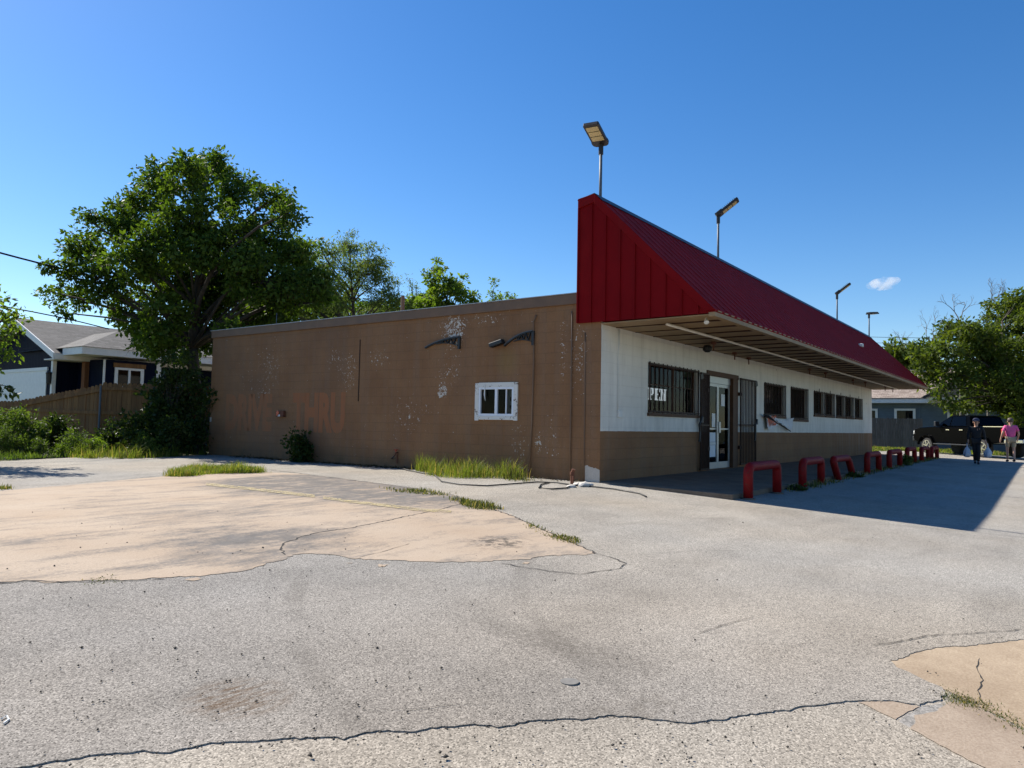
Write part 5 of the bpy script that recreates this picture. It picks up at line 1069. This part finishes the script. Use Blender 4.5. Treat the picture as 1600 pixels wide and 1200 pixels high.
wi = MB(); t = .07; wi.box((wa[0]-.06,YW-.03,zb_),(wa[0]+t,YW+.05,zt_+.02)); wi.box((wb[0]-t,YW-.03,zb_),(wb[0]+.06,YW+.05,zt_+.02)); wi.box((wa[0]+t,YW-.03,zt_-t),(wb[0]-t,YW+.05,zt_+.02)); wi.box((wa[0]+t,YW-.03,zb_),(wb[0]-t,YW+.05,zb_+t)); xm_ = (wa[0]+wb[0])/2; wi.box((xm_-.045,YW-.025,zb_+t),(xm_+.045,YW+.045,zt_-t)); ww = wi.build('window', M['white_trim'], hs_)
MB().box((wa[0]+t,YW+.01,zb_+t),(wb[0]-t,YW+.02,zt_-t)).build('pane', M['dark_glass'], ww); MB().box((wa[0]-.12,YW-.05,zt_+.025),(wb[0]+.12,YW-.0,zt_+.20)).build('header', M['fence_new'], ww)
mb = MB(); mb.box((xb-.16,YW-.03,-.1),(xb+.03,YW-.003,3.29)); mb.box((xa-.03,YW-.03,-.1),(xa+.05,YW-.003,3.29)); mb.build('corner_trim', M['white_trim'], hs_, split=True)
ex0 = ony(128, 556, YW-.45)[0]; ex1 = xe+2.6; ey = YW-.45; ze = ony(220, 549, ey)[2]; zl = ony(220, 560, ey)[2]
mb = MB(); mb.box((ex0,ey,zl),(ex1,ey+.04,ze-.01)); mb.box((ex0,ey+.04,zl),(ex0+.04,YE,ze-.01)); mb.box((ex0+.04,ey+.04,zl),(ex1,YH,zl+.04)); mb.build('bay_fascia', M['white_trim'], hs_, split=True)
hw = 2.5; rise = hw*(dz/(YP-YE)); A = np.array
bl_ = MB(); e0 = A((ex0-.05,ey-.05,ze)); pk_ = A((ex0+hw,ey+hw,ze+rise)); e1_ = A((ex1+.05,ey-.05,ze)); p2 = A((ex1-hw,ey+hw,ze+rise)); bk = A((ex0-.05,YE+hw+3,ze)); 
bl_.add([e0, e1_, p2, pk_, (ex0-.05,YP,ze), (ex0+hw,YP,ze+rise), (ex1-hw,YP,ze+rise), (ex1+.05,YP,ze)], [(0,1,2,3),(1,7,6,2),(3,2,6,5)]); bl_.build('bay_roof', M['shingle_grey'], hs_)
MB().add([e0, pk_, (ex0+hw,YP,ze+rise), (ex0-.05,YP,ze)], [(0,1,2,3)]).build('bay_roof_side', M['shingle_grey_x'], hs_)
# wooden fence in front of it
fn = empty('wooden_fence', at(158, 690, 22)*A((1,1,0)), 'tan dog-eared picket fence whose top slopes down to the left before the navy house', 'fence')
P0 = at(158, 651, 22); P1 = at(330, 651, 22.0); Pl = at(-60, 651, 23.8)
def zline(px, py, D): return at(px, py, D)[2]
def pickets(Pa, Pb, top, name):
    Pa = Pa[:2]; Pb = Pb[:2]; L = np.linalg.norm(Pb-Pa); d = (Pb-Pa)/L; nn = A((-d[1], d[0])); m = MB(); n = int(L/.147); r = np.random.default_rng(3)
    for k in range(n):
        s = (k+.5)*.147; c = Pa+d*s; z = top(s/L)+r.normal(0,.008); o = nn*r.normal(0,.003); w = .069
        q = [(-w,.0),(w,.0),(w,z-.05),(w*.55,z),(-w*.55,z),(-w,z-.05)]; m.prism([(*(c+d*a+o), b+(.0 if b else .05)) for a, b in q], (*nn*.017, 0))
    m.build(name, M['fence_new'], fn)
ztop = zline(158, 600, 22); zlow = zline(28, 627, 23.5); kx = .60
pickets(P0, P1, lambda t: ztop+.04, 'picket_panel'); pickets(P0, Pl, lambda t: ztop + (zlow-ztop)*min(1, t/kx), 'picket_panel')
dl = (Pl-P0)[:2]; Ll = np.linalg.norm(dl); nl = A((-dl[1], dl[0]))/Ll; nl = nl if nl @ (CAM[:2]-P0[:2]) > 0 else -nl
dr_ = (P1-P0)[:2]; Lr = np.linalg.norm(dr_); nr = A((-dr_[1], dr_[0]))/Lr; nr = nr if nr @ (CAM[:2]-P0[:2]) > 0 else -nr
def rail(a, b, za, zb, nn): 
    a3 = A((*(a+nn*.04), za)); b3 = A((*(b+nn*.04), zb)); MB().obox((a3+b3)/2, (b3-a3)/2, (*nn*.02,0), (0,0,.045)).build('rail', M['fence_new'], fn)
a0 = P0[:2]; rail(a0, a0+dl*kx, ztop-.17, zlow-.17, nl); rail(a0, a0+dl, zline(158,645,22), zline(-60,636,23.8), nl); rail(a0, a0+dr_, ztop-.13, ztop-.13, nr); rail(a0, a0+dr_, zline(158,645,22), zline(158,645,22), nr)
for q, z in ((a0+nl*.05+nr*.02, ztop-.05), (a0+dl*.55+nl*.07, 1.3), (a0+dr_*.7+nr*.07, ztop-.05)): MB().tube([(*q,-.1),(*q,z)], .03, 8).build('post', M['galv'], fn)

# ------------------------------------------------------------------ right side: dark fence, grey house
fo = empty('dark_fence', (40.,0,0), 'weathered dark grey board fence in front of the grey house on the right', 'fence'); m = MB(); y = 16.; r = np.random.default_rng(9); ye = onx(1441, 690, 40.)[1]
while y > ye: m.box((40.,y-.068,.03),(40.02,y+.068,1.86+r.normal(0,.015))); y -= .145
m.build('boards', M['fence_old'], fo)
for z in (.5, 1.5): MB().box((40.021,ye,z-.045),(40.06,16,z+.045)).build('rail', M['fence_old'], fo)
for y in (ye+.03, ye+2.4, ye+4.8): MB().box((40.061,y-.045,-.1),(40.15,y+.045,1.8)).build('post', M['fence_old'], fo)
m = MB(); MB().box((39.95,ye-.14,0),(40.05,ye-.04,2.05))
gh = empty('grey_house', (46.,0,0), 'blue grey sided house with brown shingle roof behind the dark fence', 'house'); XG = 46.; zf0 = onx(1400,630,XG)[2]; zf1 = onx(1400,622.5,XG)[2]
wn = []
for (a, b, c_, d_2) in ((1353,1371,638.5,662),(1398,1430,638.5,662),(1481,1512,638.5,662)): A_ = onx(a, d_2, XG); B_ = onx(b, c_, XG); wn.append((-A_[1], -B_[1], A_[2], B_[2]))
mb = MB(); wall_holes(mb, (XG,0,0), (0,-1,0), (1,0,0), -20, 14, -.2, zf0+.05, wn, .2); mb.box((XG+.2,-14,-.2),(XG+9,-13.8,zf0)); mb.build('wall', M['grey_siding'], gh)
for (a, b, c_, d_2) in wn:
    f = MB(); t = .14; f.box((XG-.04,-a+.02,c_-.04),(XG+.03,-a-t,d_2)); f.box((XG-.04,-b+t,c_-.04),(XG+.03,-b-.02,d_2)); f.box((XG-.04,-a-t,d_2-t),(XG+.03,-b+t,d_2)); wd_ = f.build('window', M['white_trim'], gh)
    MB().box((XG+.06,-a-.05,c_),(XG+.07,-b+.05,d_2-.05)).build('pane', M['dark_glass'], wd_)
q = onx(1437, 640, XG); MB().box((XG-.05,q[1]-.05,-.1),(XG-.002,q[1]+.05,zf0)).build('downpipe', M['grey_siding'], gh)
MB().box((XG-.62,-14.6,zf0),(XG-.58,20.5,zf1)).box((XG-.58,-14.6,zf0),(XG,20.5,zf0+.04)).build('fascia', M['white_trim'], gh, split=True)
mb = MB(); mb.prism([(XG-.64,-14.8,zf1+.01),(XG+5,-14.8,zf1+2.4),(XG+10.6,-14.8,zf1+.01),(XG+10.6,-14.8,zf1-.1),(XG+5,-14.8,zf1+2.25),(XG-.64,-14.8,zf1-.07)], (0,35.5,0)); mb.build('roof', M['shingle_brown'], gh)
q0 = onx(1447, 622, XG-.7); q1 = onx(1486, 603, XG-.3); mb = MB(); mb.prism([(XG-2.2,q0[1],zf1),(XG-2.2,q1[1]-.4,zf1+1.1),(XG-2.2,q1[1]-2.9,zf1)], (6.,0,0)); mb.build('porch_roof', M['shingle_brown'], gh)
mb = MB(); mb.prism([(XG-2.25,q0[1]+.1,zf1-.02),(XG-2.25,q1[1]-.4,zf1+1.14),(XG-2.25,q1[1]-.4,zf1+.98),(XG-2.25,q0[1]-.1,zf1-.1)], (.04,0,0)); mb.build('rake_board', M['dark_metal'], gh)
MB().box((XG-2.1,q1[1]-2.7,zf1-.2),(XG-.7,q0[1]-.2,zf1-.01)).build('porch_beam', M['white_trim'], gh)

# ------------------------------------------------------------------ black pickup
Pr = at(1533, 700, 34.2); Pf = None
for D in np.arange(34.2, 40, .01):
    q = at(1447, 700, D)
    if np.linalg.norm((q-Pr)[:2]) > 3.72: Pf = q; break
tu = (Pf-Pr)[:2]; tu /= np.linalg.norm(tu); tv = A((-tu[1], tu[0])); tv = tv if tv @ (Pr-CAM)[:2] > 0 else -tv; tz = gz(*Pr[:2])
tk = empty('pickup_truck', (*Pr[:2], tz), 'lifted black crew cab pickup parked behind the two people', 'pickup truck')
def T(u, v, z): return (Pr[0]+tu[0]*u+tv[0]*v, Pr[1]+tu[1]*u+tv[1]*v, tz+z)
def arcp(uc, r, n=9): return [(uc+r*math.cos(a), .44+r*math.sin(a)) for a in np.linspace(0, math.pi, n)]
low = [(-1.25,.72),(-1.28,1.0),(-1.25,1.40),(.62,1.42),(.66,1.40),(2.95,1.40),(3.15,1.43),(4.25,1.36),(4.62,1.28),(4.72,1.1),(4.72,.80),(4.6,.66),(4.25,.62)] + [(a, b) for a, b in arcp(3.72, .53) if b > .6] + [(3.17,.60),(.55,.60)] + [(a, b) for a, b in arcp(0, .53) if b > .6] + [(-.55,.66)]
MB().prism([T(u, .02, z) for u, z in low], (*tv*1.96, 0)).build('body', M['car_black'], tk, bevel=.04)
cab = MB(); nb_ = [(.70,1.40),(3.10,1.42),(2.22,1.93),(2.0,1.97),(1.1,1.97),(.92,1.92)]; V0 = [T(u, .06+(z-1.4)*.28, z) for u, z in nb_]; V1 = [T(u, 1.94-(z-1.4)*.28, z) for u, z in nb_]
cab.add(V0+V1, [tuple(range(6))[::-1], tuple(range(6, 12))] + [(i, (i+1)%6, 6+(i+1)%6, 6+i) for i in range(6)]); cab.build('cab', M['car_black'], tk, bevel=.03)
def sw(pts, name='side_window'):
    a = [T(u, .045+(z-1.4)*.28, z) for u, z in pts]; MB().prism(a, (*tv*.02, 0)).build(name, M['dark_glass'], tk)
sw([(2.10,1.46),(2.88,1.47),(2.22,1.86),(2.06,1.90)]); sw([(1.0,1.46),(2.02,1.46),(1.99,1.90),(1.15,1.90)])
ws = [T(3.06,.18,1.46),T(3.06,1.82,1.46),T(2.27,1.72,1.90),T(2.27,.28,1.90)]; MB().prism(ws, (*tu*.03, .03)).build('windshield', M['dark_glass'], tk)
MB().prism([T(.72,.25,1.5),T(.72,1.75,1.5),T(.90,1.7,1.86),T(.90,.3,1.86)], (*tu*-.03, 0)).build('rear_window', M['dark_glass'], tk)
def wheel(u, v, sgn):
    c = T(u, v, .43); ax = (*tv*sgn, 0); m = MB(); m.lathe(c, ax, [(-.28,.30),(-.27,.40),(-.22,.425),(-.05,.425),(0,.40),(.005,.28)], 28); w = m.build('wheel', M['tyre'], tk, smooth=False)
    rm = MB(); rm.lathe(A(c)+A(ax)*.002, ax, [(-.02,.285),(.012,.285),(.012,.255),(-.03,.25)], 28); hub = A(c)+A(ax)*.01; rm.lathe(hub, ax, [(0,.07),(.02,.06)], 12)
    s1 = A((*tu,0)); s2 = A((0,0,1.))
    for k in range(6): a = k*math.pi/3+.3; d = s1*math.cos(a)+s2*math.sin(a); e = -s1*math.sin(a)+s2*math.cos(a); rm.obox(hub+d*.16, d*.1, e*.028, A(ax)*.012)
    rm.build('rim', M['chrome'], w)
    MB().lathe(A(c)+A(ax)*-.03, ax, [(0,.25),(.012,.25)], 20).build('rim_well', M['black'], w)
for u in (0, 3.72): wheel(u, .03, -1); wheel(u, 1.97, 1)
for uc in (0, 3.72):
    f = MB(); P_ = [(uc+.56*math.cos(a), .44+.56*math.sin(a)) for a in np.linspace(.1, math.pi-.1, 14)]
    for a, b in zip(P_[:-1], P_[1:]): p_, q_ = A(T(a[0],-.02,a[1])), A(T(b[0],-.02,b[1])); dd = q_-p_; rn = A(T((a[0]+b[0])/2,-.02,(a[1]+b[1])/2))-A(T(uc,-.02,.44)); rn /= np.linalg.norm(rn); f.obox((p_+q_)/2, dd*.55, (*tv*.05,0), rn*.04)
    f.build('fender_flare', M['car_black'], tk, bevel=.01)
MB().obox(T(-1.36,1.,.78), (*tv*.95,0), (*tu*.09,0), (0,0,.09)).build('rear_bumper', M['chrome'], tk, bevel=.03); MB().obox(T(4.76,1.,.78), (*tv*.95,0), (*tu*.08,0), (0,0,.12)).build('front_bumper', M['black'], tk, bevel=.03)
for v in (.07, 1.93): MB().obox(T(-1.24,v,1.16), (*tv*.075,0), (*tu*.05,0), (0,0,.18)).build('tail_light', M['tail_red'], tk, bevel=.012)
for v in (.2, 1.8): MB().obox(T(4.66,v,1.1), (*tv*.18,0), (*tu*.05,0), (0,0,.09)).build('headlight', M['acwhite'], tk, bevel=.012)
MB().obox(T(-1.29,1.,1.10), (*tv*.72,0), (*tu*.015,0), (0,0,.26)).build('tailgate', M['car_black'], tk, bevel=.01); MB().obox(T(-1.46,1.,.80), (*tv*.16,0), (*tu*.006,0), (0,0,.07)).build('number_plate', M['plate'], tk)
for v in (-.14, 2.14): MB().obox(T(2.75,v,1.55), (*tv*.11,0), (*tu*.06,0), (0,0,.12)).build('mirror', M['black'], tk, bevel=.02)
for u in (1.25, 2.15): MB().obox(T(u,-.005,1.26), (*tu*.11,0), (*tv*.02,0), (0,0,.02)).build('door_handle', M['chrome'], tk)
MB().obox(T(1.85,-.04,.55), (*tu*1.2,0), (*tv*.09,0), (0,0,.025)).build('side_step', M['black'], tk, bevel=.01); MB().obox(T(-.3,.06,1.43), (*tu*.92,0), (*tv*.04,0), (0,0,.015)).build('bed_rail', M['chrome'], tk)

# ------------------------------------------------------------------ the two people
def skin(name, V, E, Rr, mat, parent, sub=2, root=0):
    me = bpy.data.meshes.new(name); me.from_pydata([tuple(map(float, v)) for v in V], E, []); o = bpy.data.objects.new(name, me); COL.objects.link(o)
    o.modifiers.new('skin', 'SKIN').use_smooth_shade = True; s = o.modifiers.new('sub', 'SUBSURF'); s.levels = s.render_levels = sub
    for i, d in enumerate(me.skin_vertices[0].data): q = Rr[i]; d.radius = (q, q) if np.isscalar(q) else q; d.use_root = (i == root)
    dg = bpy.context.evaluated_depsgraph_get(); m2 = bpy.data.meshes.new_from_object(o.evaluated_get(dg)); bpy.data.objects.remove(o); m2.materials.clear(); m2.materials.append(mat); m2.name = name
    o2 = bpy.data.objects.new(name, m2); COL.objects.link(o2); o2.parent = parent; return o2
def person(foot, H, face, label, J, mats, hatkind, legs_bare):
    """J: joints in a body frame x=right of the person, y=forward, z up, metres for a 1.75 m figure"""
    p = empty('person', foot, label, 'person'); p.rotation_euler = (0, 0, face-math.pi/2); p.scale = (H/1.75,)*3
    V, E, Q = [], [], []
    def chain(pts, rad, start=None):
        prev = start
        for c, r_2 in zip(pts, rad):
            V.append(c); Q.append(r_2)
            if prev is not None: E.append((prev, len(V)-1))
            prev = len(V)-1
        return prev
    h = J['head']; n = J['neck']; pel = J['pelvis']
    chain([pel], [.12]); chest = chain([J['waist'], J['chest']], [.115, .135], 0); nk = chain([n], [.055], chest); chain([A(n)+(A(h)-A(n))*.45, h, A(h)+A((0,.0,.075))], [(.07,.075), (.085,.10), (.065,.075)], nk)
    ends = {}
    for s in 'lr':
        sh, el, wr_ = J['sh'+s], J['el'+s], J['wr'+s]; w = chain([sh, el, wr_], [.055, .040, .027], chest); d = unit(A(wr_)-A(el)); pm = A(wr_)+d*.075; pi_ = chain([pm], [(.036,.018)], w); ends[s] = pm
        sx = 1 if s == 'r' else -1
        for k, (o_, ln_) in enumerate(((-.028,.070),(-.010,.082),(.009,.076),(.027,.060))): f0 = pm+d*.02+A((0,o_,0)); chain([f0, f0+d*ln_*.55+A((-sx*.012,0,0)), f0+d*ln_*.8+A((-sx*.035,0,.0))], [.0095,.009,.007], pi_)
        chain([A(wr_)+d*.035+A((0,.035,0)), A(wr_)+d*.075+A((-sx*.01,.052,0))], [.011,.009], w)
        hp_, kn, an = J['hp'+s], J['kn'+s], J['an'+s]; chain([hp_, kn, an], [.085, .055, .038], 0)
    skin('body', V, E, Q, mats['skin'], p)
    # clothes
    def cloth_(name, ch, mat): 
        vv, ee, qq = [], [], []
        idx = {}
        for key, pt, rad, par in ch:
            vv.append(pt); qq.append(rad); idx[key] = len(vv)-1
            if par: ee.append((idx[par], idx[key]))
        skin(name, vv, ee, qq, mat, p)
    mid = lambda a, b, t: tuple(A(a)+(A(b)-A(a))*t)
    sl_ = J.get('sleeve', 1.)
    ch = [('p', mid(pel, J['waist'], .0), (.165,.135), None), ('w', J['waist'], (.165,.130), 'p'), ('c', J['chest'], (.175,.135), 'w'), ('n', mid(J['chest'], n, .62), (.075,.075), 'c')]
    for s in 'lr': ch += [('s'+s, J['sh'+s], .075, 'c'), ('e'+s, mid(J['sh'+s], J['el'+s], min(1, sl_)), .062, 's'+s)] + ([('h'+s, mid(J['el'+s], J['wr'+s], .9), .045, 'e'+s)] if sl_ >= 1 else [])
    cloth_('shirt', ch, mats['shirt'])
    ch = [('p', mid(pel, J['waist'], -.1), (.16,.135), None)]
    for s in 'lr': ch += [('h'+s, J['hp'+s], .105, 'p'), ('k'+s, mid(J['hp'+s], J['kn'+s], .86 if legs_bare else 1), .088 if legs_bare else .075, 'h'+s)] + ([] if legs_bare else [('a'+s, mid(J['kn'+s], J['an'+s], .98), .062, 'k'+s)])
    cloth_('shorts' if legs_bare else 'trousers', ch, mats['legs'])
    for s in 'lr':
        an = A(J['an'+s]); skin('shoe', [an+A((0,-.05,-.035)), an+A((0,.06,-.04)), an+A((0,.15,-.05))], [(0,1),(1,2)], [.045,.048,.038], mats['shoe'], p)
    h = A(h)
    if hatkind == 'cap':
        m = MB(); m.lathe((0,0,0), (0,0,1), [(-.005,.112),(.05,.108),(.09,.08),(.11,.03)], 16); m.prism([(-.08,.08,0),(.08,.08,0),(.06,.19,-.015),(-.06,.19,-.015)], (0,0,.012)); o = m.build('cap', mats['hat'], None, smooth=True); o.location = tuple(h+A((0,0,.045))); o.parent = p
    else:
        m = MB(); m.lathe((0,0,0), (0,-.25,1), [(-.09,.07),(-.06,.098),(0,.108),(.06,.09),(.09,.04)], 16); o = m.build('hair', mats['hat'], None, smooth=True); o.location = tuple(h+A((0,-.012,.05))); o.parent = p
    for sx in (-1, 1):
        m = MB(); m.lathe((0,0,0), (1,0,0), [(-.012,.022),(0,.032),(.012,.02)], 8); o = m.build('ear', mats['skin'], None, smooth=True); o.location = tuple(h+A((sx*.09,-.005,-.01))); o.parent = p
        m = MB(); m.lathe((0,0,0), (0,1,0), [(-.006,.010),(.004,.008)], 8); o = m.build('eye', mats['eye'], None, smooth=True); o.location = tuple(h+A((sx*.034,.092,.005))); o.parent = p
    m = MB(); m.lathe((0,0,0), (0,.3,-1), [(-.03,.008),(.01,.016),(.022,.010)], 8); o = m.build('nose', mats['skin'], None, smooth=True); o.location = tuple(h+A((0,.10,-.02))); o.parent = p
    m = MB(); m.obox((0,0,0), (.025,0,0), (0,.006,0), (0,0,.005)); o = m.build('mouth', mats['lip'], None); o.location = tuple(h+A((0,.088,-.065))); o.parent = p
    return p
f2 = G(1580, 722); f1 = G(1526, 726)
toward = math.atan2(*(CAM-f2)[[1,0]])
J2 = dict(head=(.0,.03,1.62), neck=(0,0,1.47), chest=(0,.0,1.28), waist=(0,0,1.05), pelvis=(0,0,.93), shl=(-.19,0,1.40), ell=(-.29,-.03,1.13), wrl=(-.33,.05,.90), shr=(.19,0,1.40), elr=(.26,-.06,1.13), wrr=(.25,.06,.92), hpl=(-.09,0,.90), knl=(-.10,.10,.50), anl=(-.08,.16,.09), hpr=(.09,0,.90), knr=(.09,-.02,.49), anr=(.08,-.12,.10), sleeve=.75)
person(f2, 1.80, toward+math.pi+.25, 'person in a pink shirt and khaki shorts walking away toward the pickup', J2, dict(skin=M['skin'], shirt=M['pink'], legs=M['khaki'], shoe=M['black_cloth'], hat=M['hair'], eye=M['ink'], lip=M['skin']), 'hair', True)
J1 = dict(head=(.0,.03,1.60), neck=(0,.0,1.46), chest=(0,.0,1.27), waist=(0,0,1.05), pelvis=(0,0,.93), shl=(-.19,0,1.39), ell=(-.25,-.02,1.12), wrl=(-.29,.03,.90), shr=(.19,0,1.39), elr=(.245,-.02,1.12), wrr=(.26,.03,.90), hpl=(-.07,0,.90), knl=(-.06,.10,.50), anl=(-.05,.02,.10), hpr=(.07,0,.90), knr=(.05,.02,.49), anr=(.04,-.16,.12))
pa_ = person(f1, 1.68, toward+.1, 'person in dark clothes and a cap walking this way with a bag in each hand', J1, dict(skin=M['skin'], shirt=M['black_cloth'], legs=M['black_cloth'], shoe=M['black_cloth'], hat=M['navy_cap'], eye=M['ink'], lip=M['skin']), 'cap', False)
bpy.context.view_layer.update()
def bag(hand, w, h, label, seed):
    wp = pa_.matrix_world @ Vector(hand); r = np.random.default_rng(seed); root = empty('shopping_bag', wp, label, 'bag', 'plastic shopping bags'); n = 18; V = []
    prof = [(0,.012),(.08,.03),(.16,.10),(.26,.16),(.36,.175),(.43,.15),(.46,.06)]; ph = r.uniform(0, 6, 4)
    for z, q in prof:
        for k in range(n): a = 2*math.pi*k/n; f = 1+.10*math.sin(5*a+ph[0]+z*9)+.08*math.sin(9*a+ph[1]-z*14); V.append((wp.x+math.cos(a)*q*f*w/.35, wp.y+math.sin(a)*q*f*.7*w/.35, wp.z-.03-z*h/.46))
    F_ = [(i*n+k, i*n+(k+1)%n, (i+1)*n+(k+1)%n, (i+1)*n+k) for i in range(len(prof)-1) for k in range(n)] + [tuple(range(n)), tuple(range((len(prof)-1)*n, len(prof)*n))]
    MB().add(V, F_).build('sack', M['bag'], root, smooth=True)
    MB().tube([(wp.x-.03,wp.y,wp.z-.10),(wp.x-.02,wp.y,wp.z+.01),(wp.x,wp.y,wp.z+.02),(wp.x+.02,wp.y,wp.z+.01),(wp.x+.03,wp.y,wp.z-.10)], .009, 6).build('handle', M['bag'], root)
bag((.30,.04,.78), .36, .46, 'bluish white shopping bag hanging at the left of the person in dark clothes', 1); bag((-.36,.04,.78), .36, .46, 'white shopping bag on the right, in front of the pickup wheel', 2)

# ------------------------------------------------------------------ cables and the cloud
def cable(px, D0, D1, label, r=.012, cat='cable'):
    n = len(px); P_ = [at(a, b, D0+(D1-D0)*i/(n-1)) for i, (a, b) in enumerate(px)]; return tag(MB().tube(P_, r, 6).build('overhead_cable', M['wire'], None, smooth=True), label, cat)
cable([(-300,318),(-100,369),(0,395),(30,403),(65,412),(140,430),(260,462)], 19, 24, 'twisted black overhead cable entering at the left and running into the big tree', .028)
cable([(-300,430),(0,478),(50,487),(100,497),(130,504),(170,514)], 17, 21.5, 'thin lower overhead cable passing in front of the navy house roof', .016)
cable([(1300,525),(1380,527),(1440,528),(1480,529),(1640,531)], 70, 74, 'upper thin overhead line beyond the canopy at the right', .022); cable([(1300,534),(1400,536.5),(1480,538.5),(1640,542)], 70, 74, 'lower thin overhead line beyond the canopy at the right', .018)
def cloud_mat():
    n = NT('cloud_vapour'); f = n.noise(.075, 6, .65); d = n.math('MULTIPLY', n.smooth(f, .40, .68), CLOUD_D)
    v = n.node('VolumePrincipled', Color=(1.,1.,1.), Density=d, Anisotropy=.35); n.t.links.new(v.outputs[0], n.out.inputs['Volume']); return n.mat
cc = at(1380, 443, 900); bm = bmesh.new(); r = np.random.default_rng(12)
for (a, b, s) in ((1363,446,8),(1372,443,10),(1381,441,11),(1391,440,10),(1398,438,7),(1385,447,9),(1375,449,7)):
    q = at(a, b, 900+r.uniform(-8, 8)) - cc; bmesh.ops.create_icosphere(bm, subdivisions=3, radius=s/FPX*900, matrix=Matrix.Translation(Vector(q)) @ Matrix.Diagonal((1.25, 1.25, .8, 1)))
me = bpy.data.meshes.new('cloud'); bm.to_mesh(me); bm.free(); me.materials.append(cloud_mat()); o = bpy.data.objects.new('cloud', me); COL.objects.link(o); o.location = tuple(cc)
rm_ = o.modifiers.new('merge', 'REMESH'); rm_.mode = 'VOXEL'; rm_.voxel_size = 1.2
tag(o, 'small white cloud low in the blue sky above the far end of the canopy', 'cloud')
sc.cycles.max_bounces = 8; sc.cycles.diffuse_bounces = 3; sc.cycles.transparent_max_bounces = 12; sc.cycles.volume_bounces = 3; sc.cycles.transmission_bounces = 4
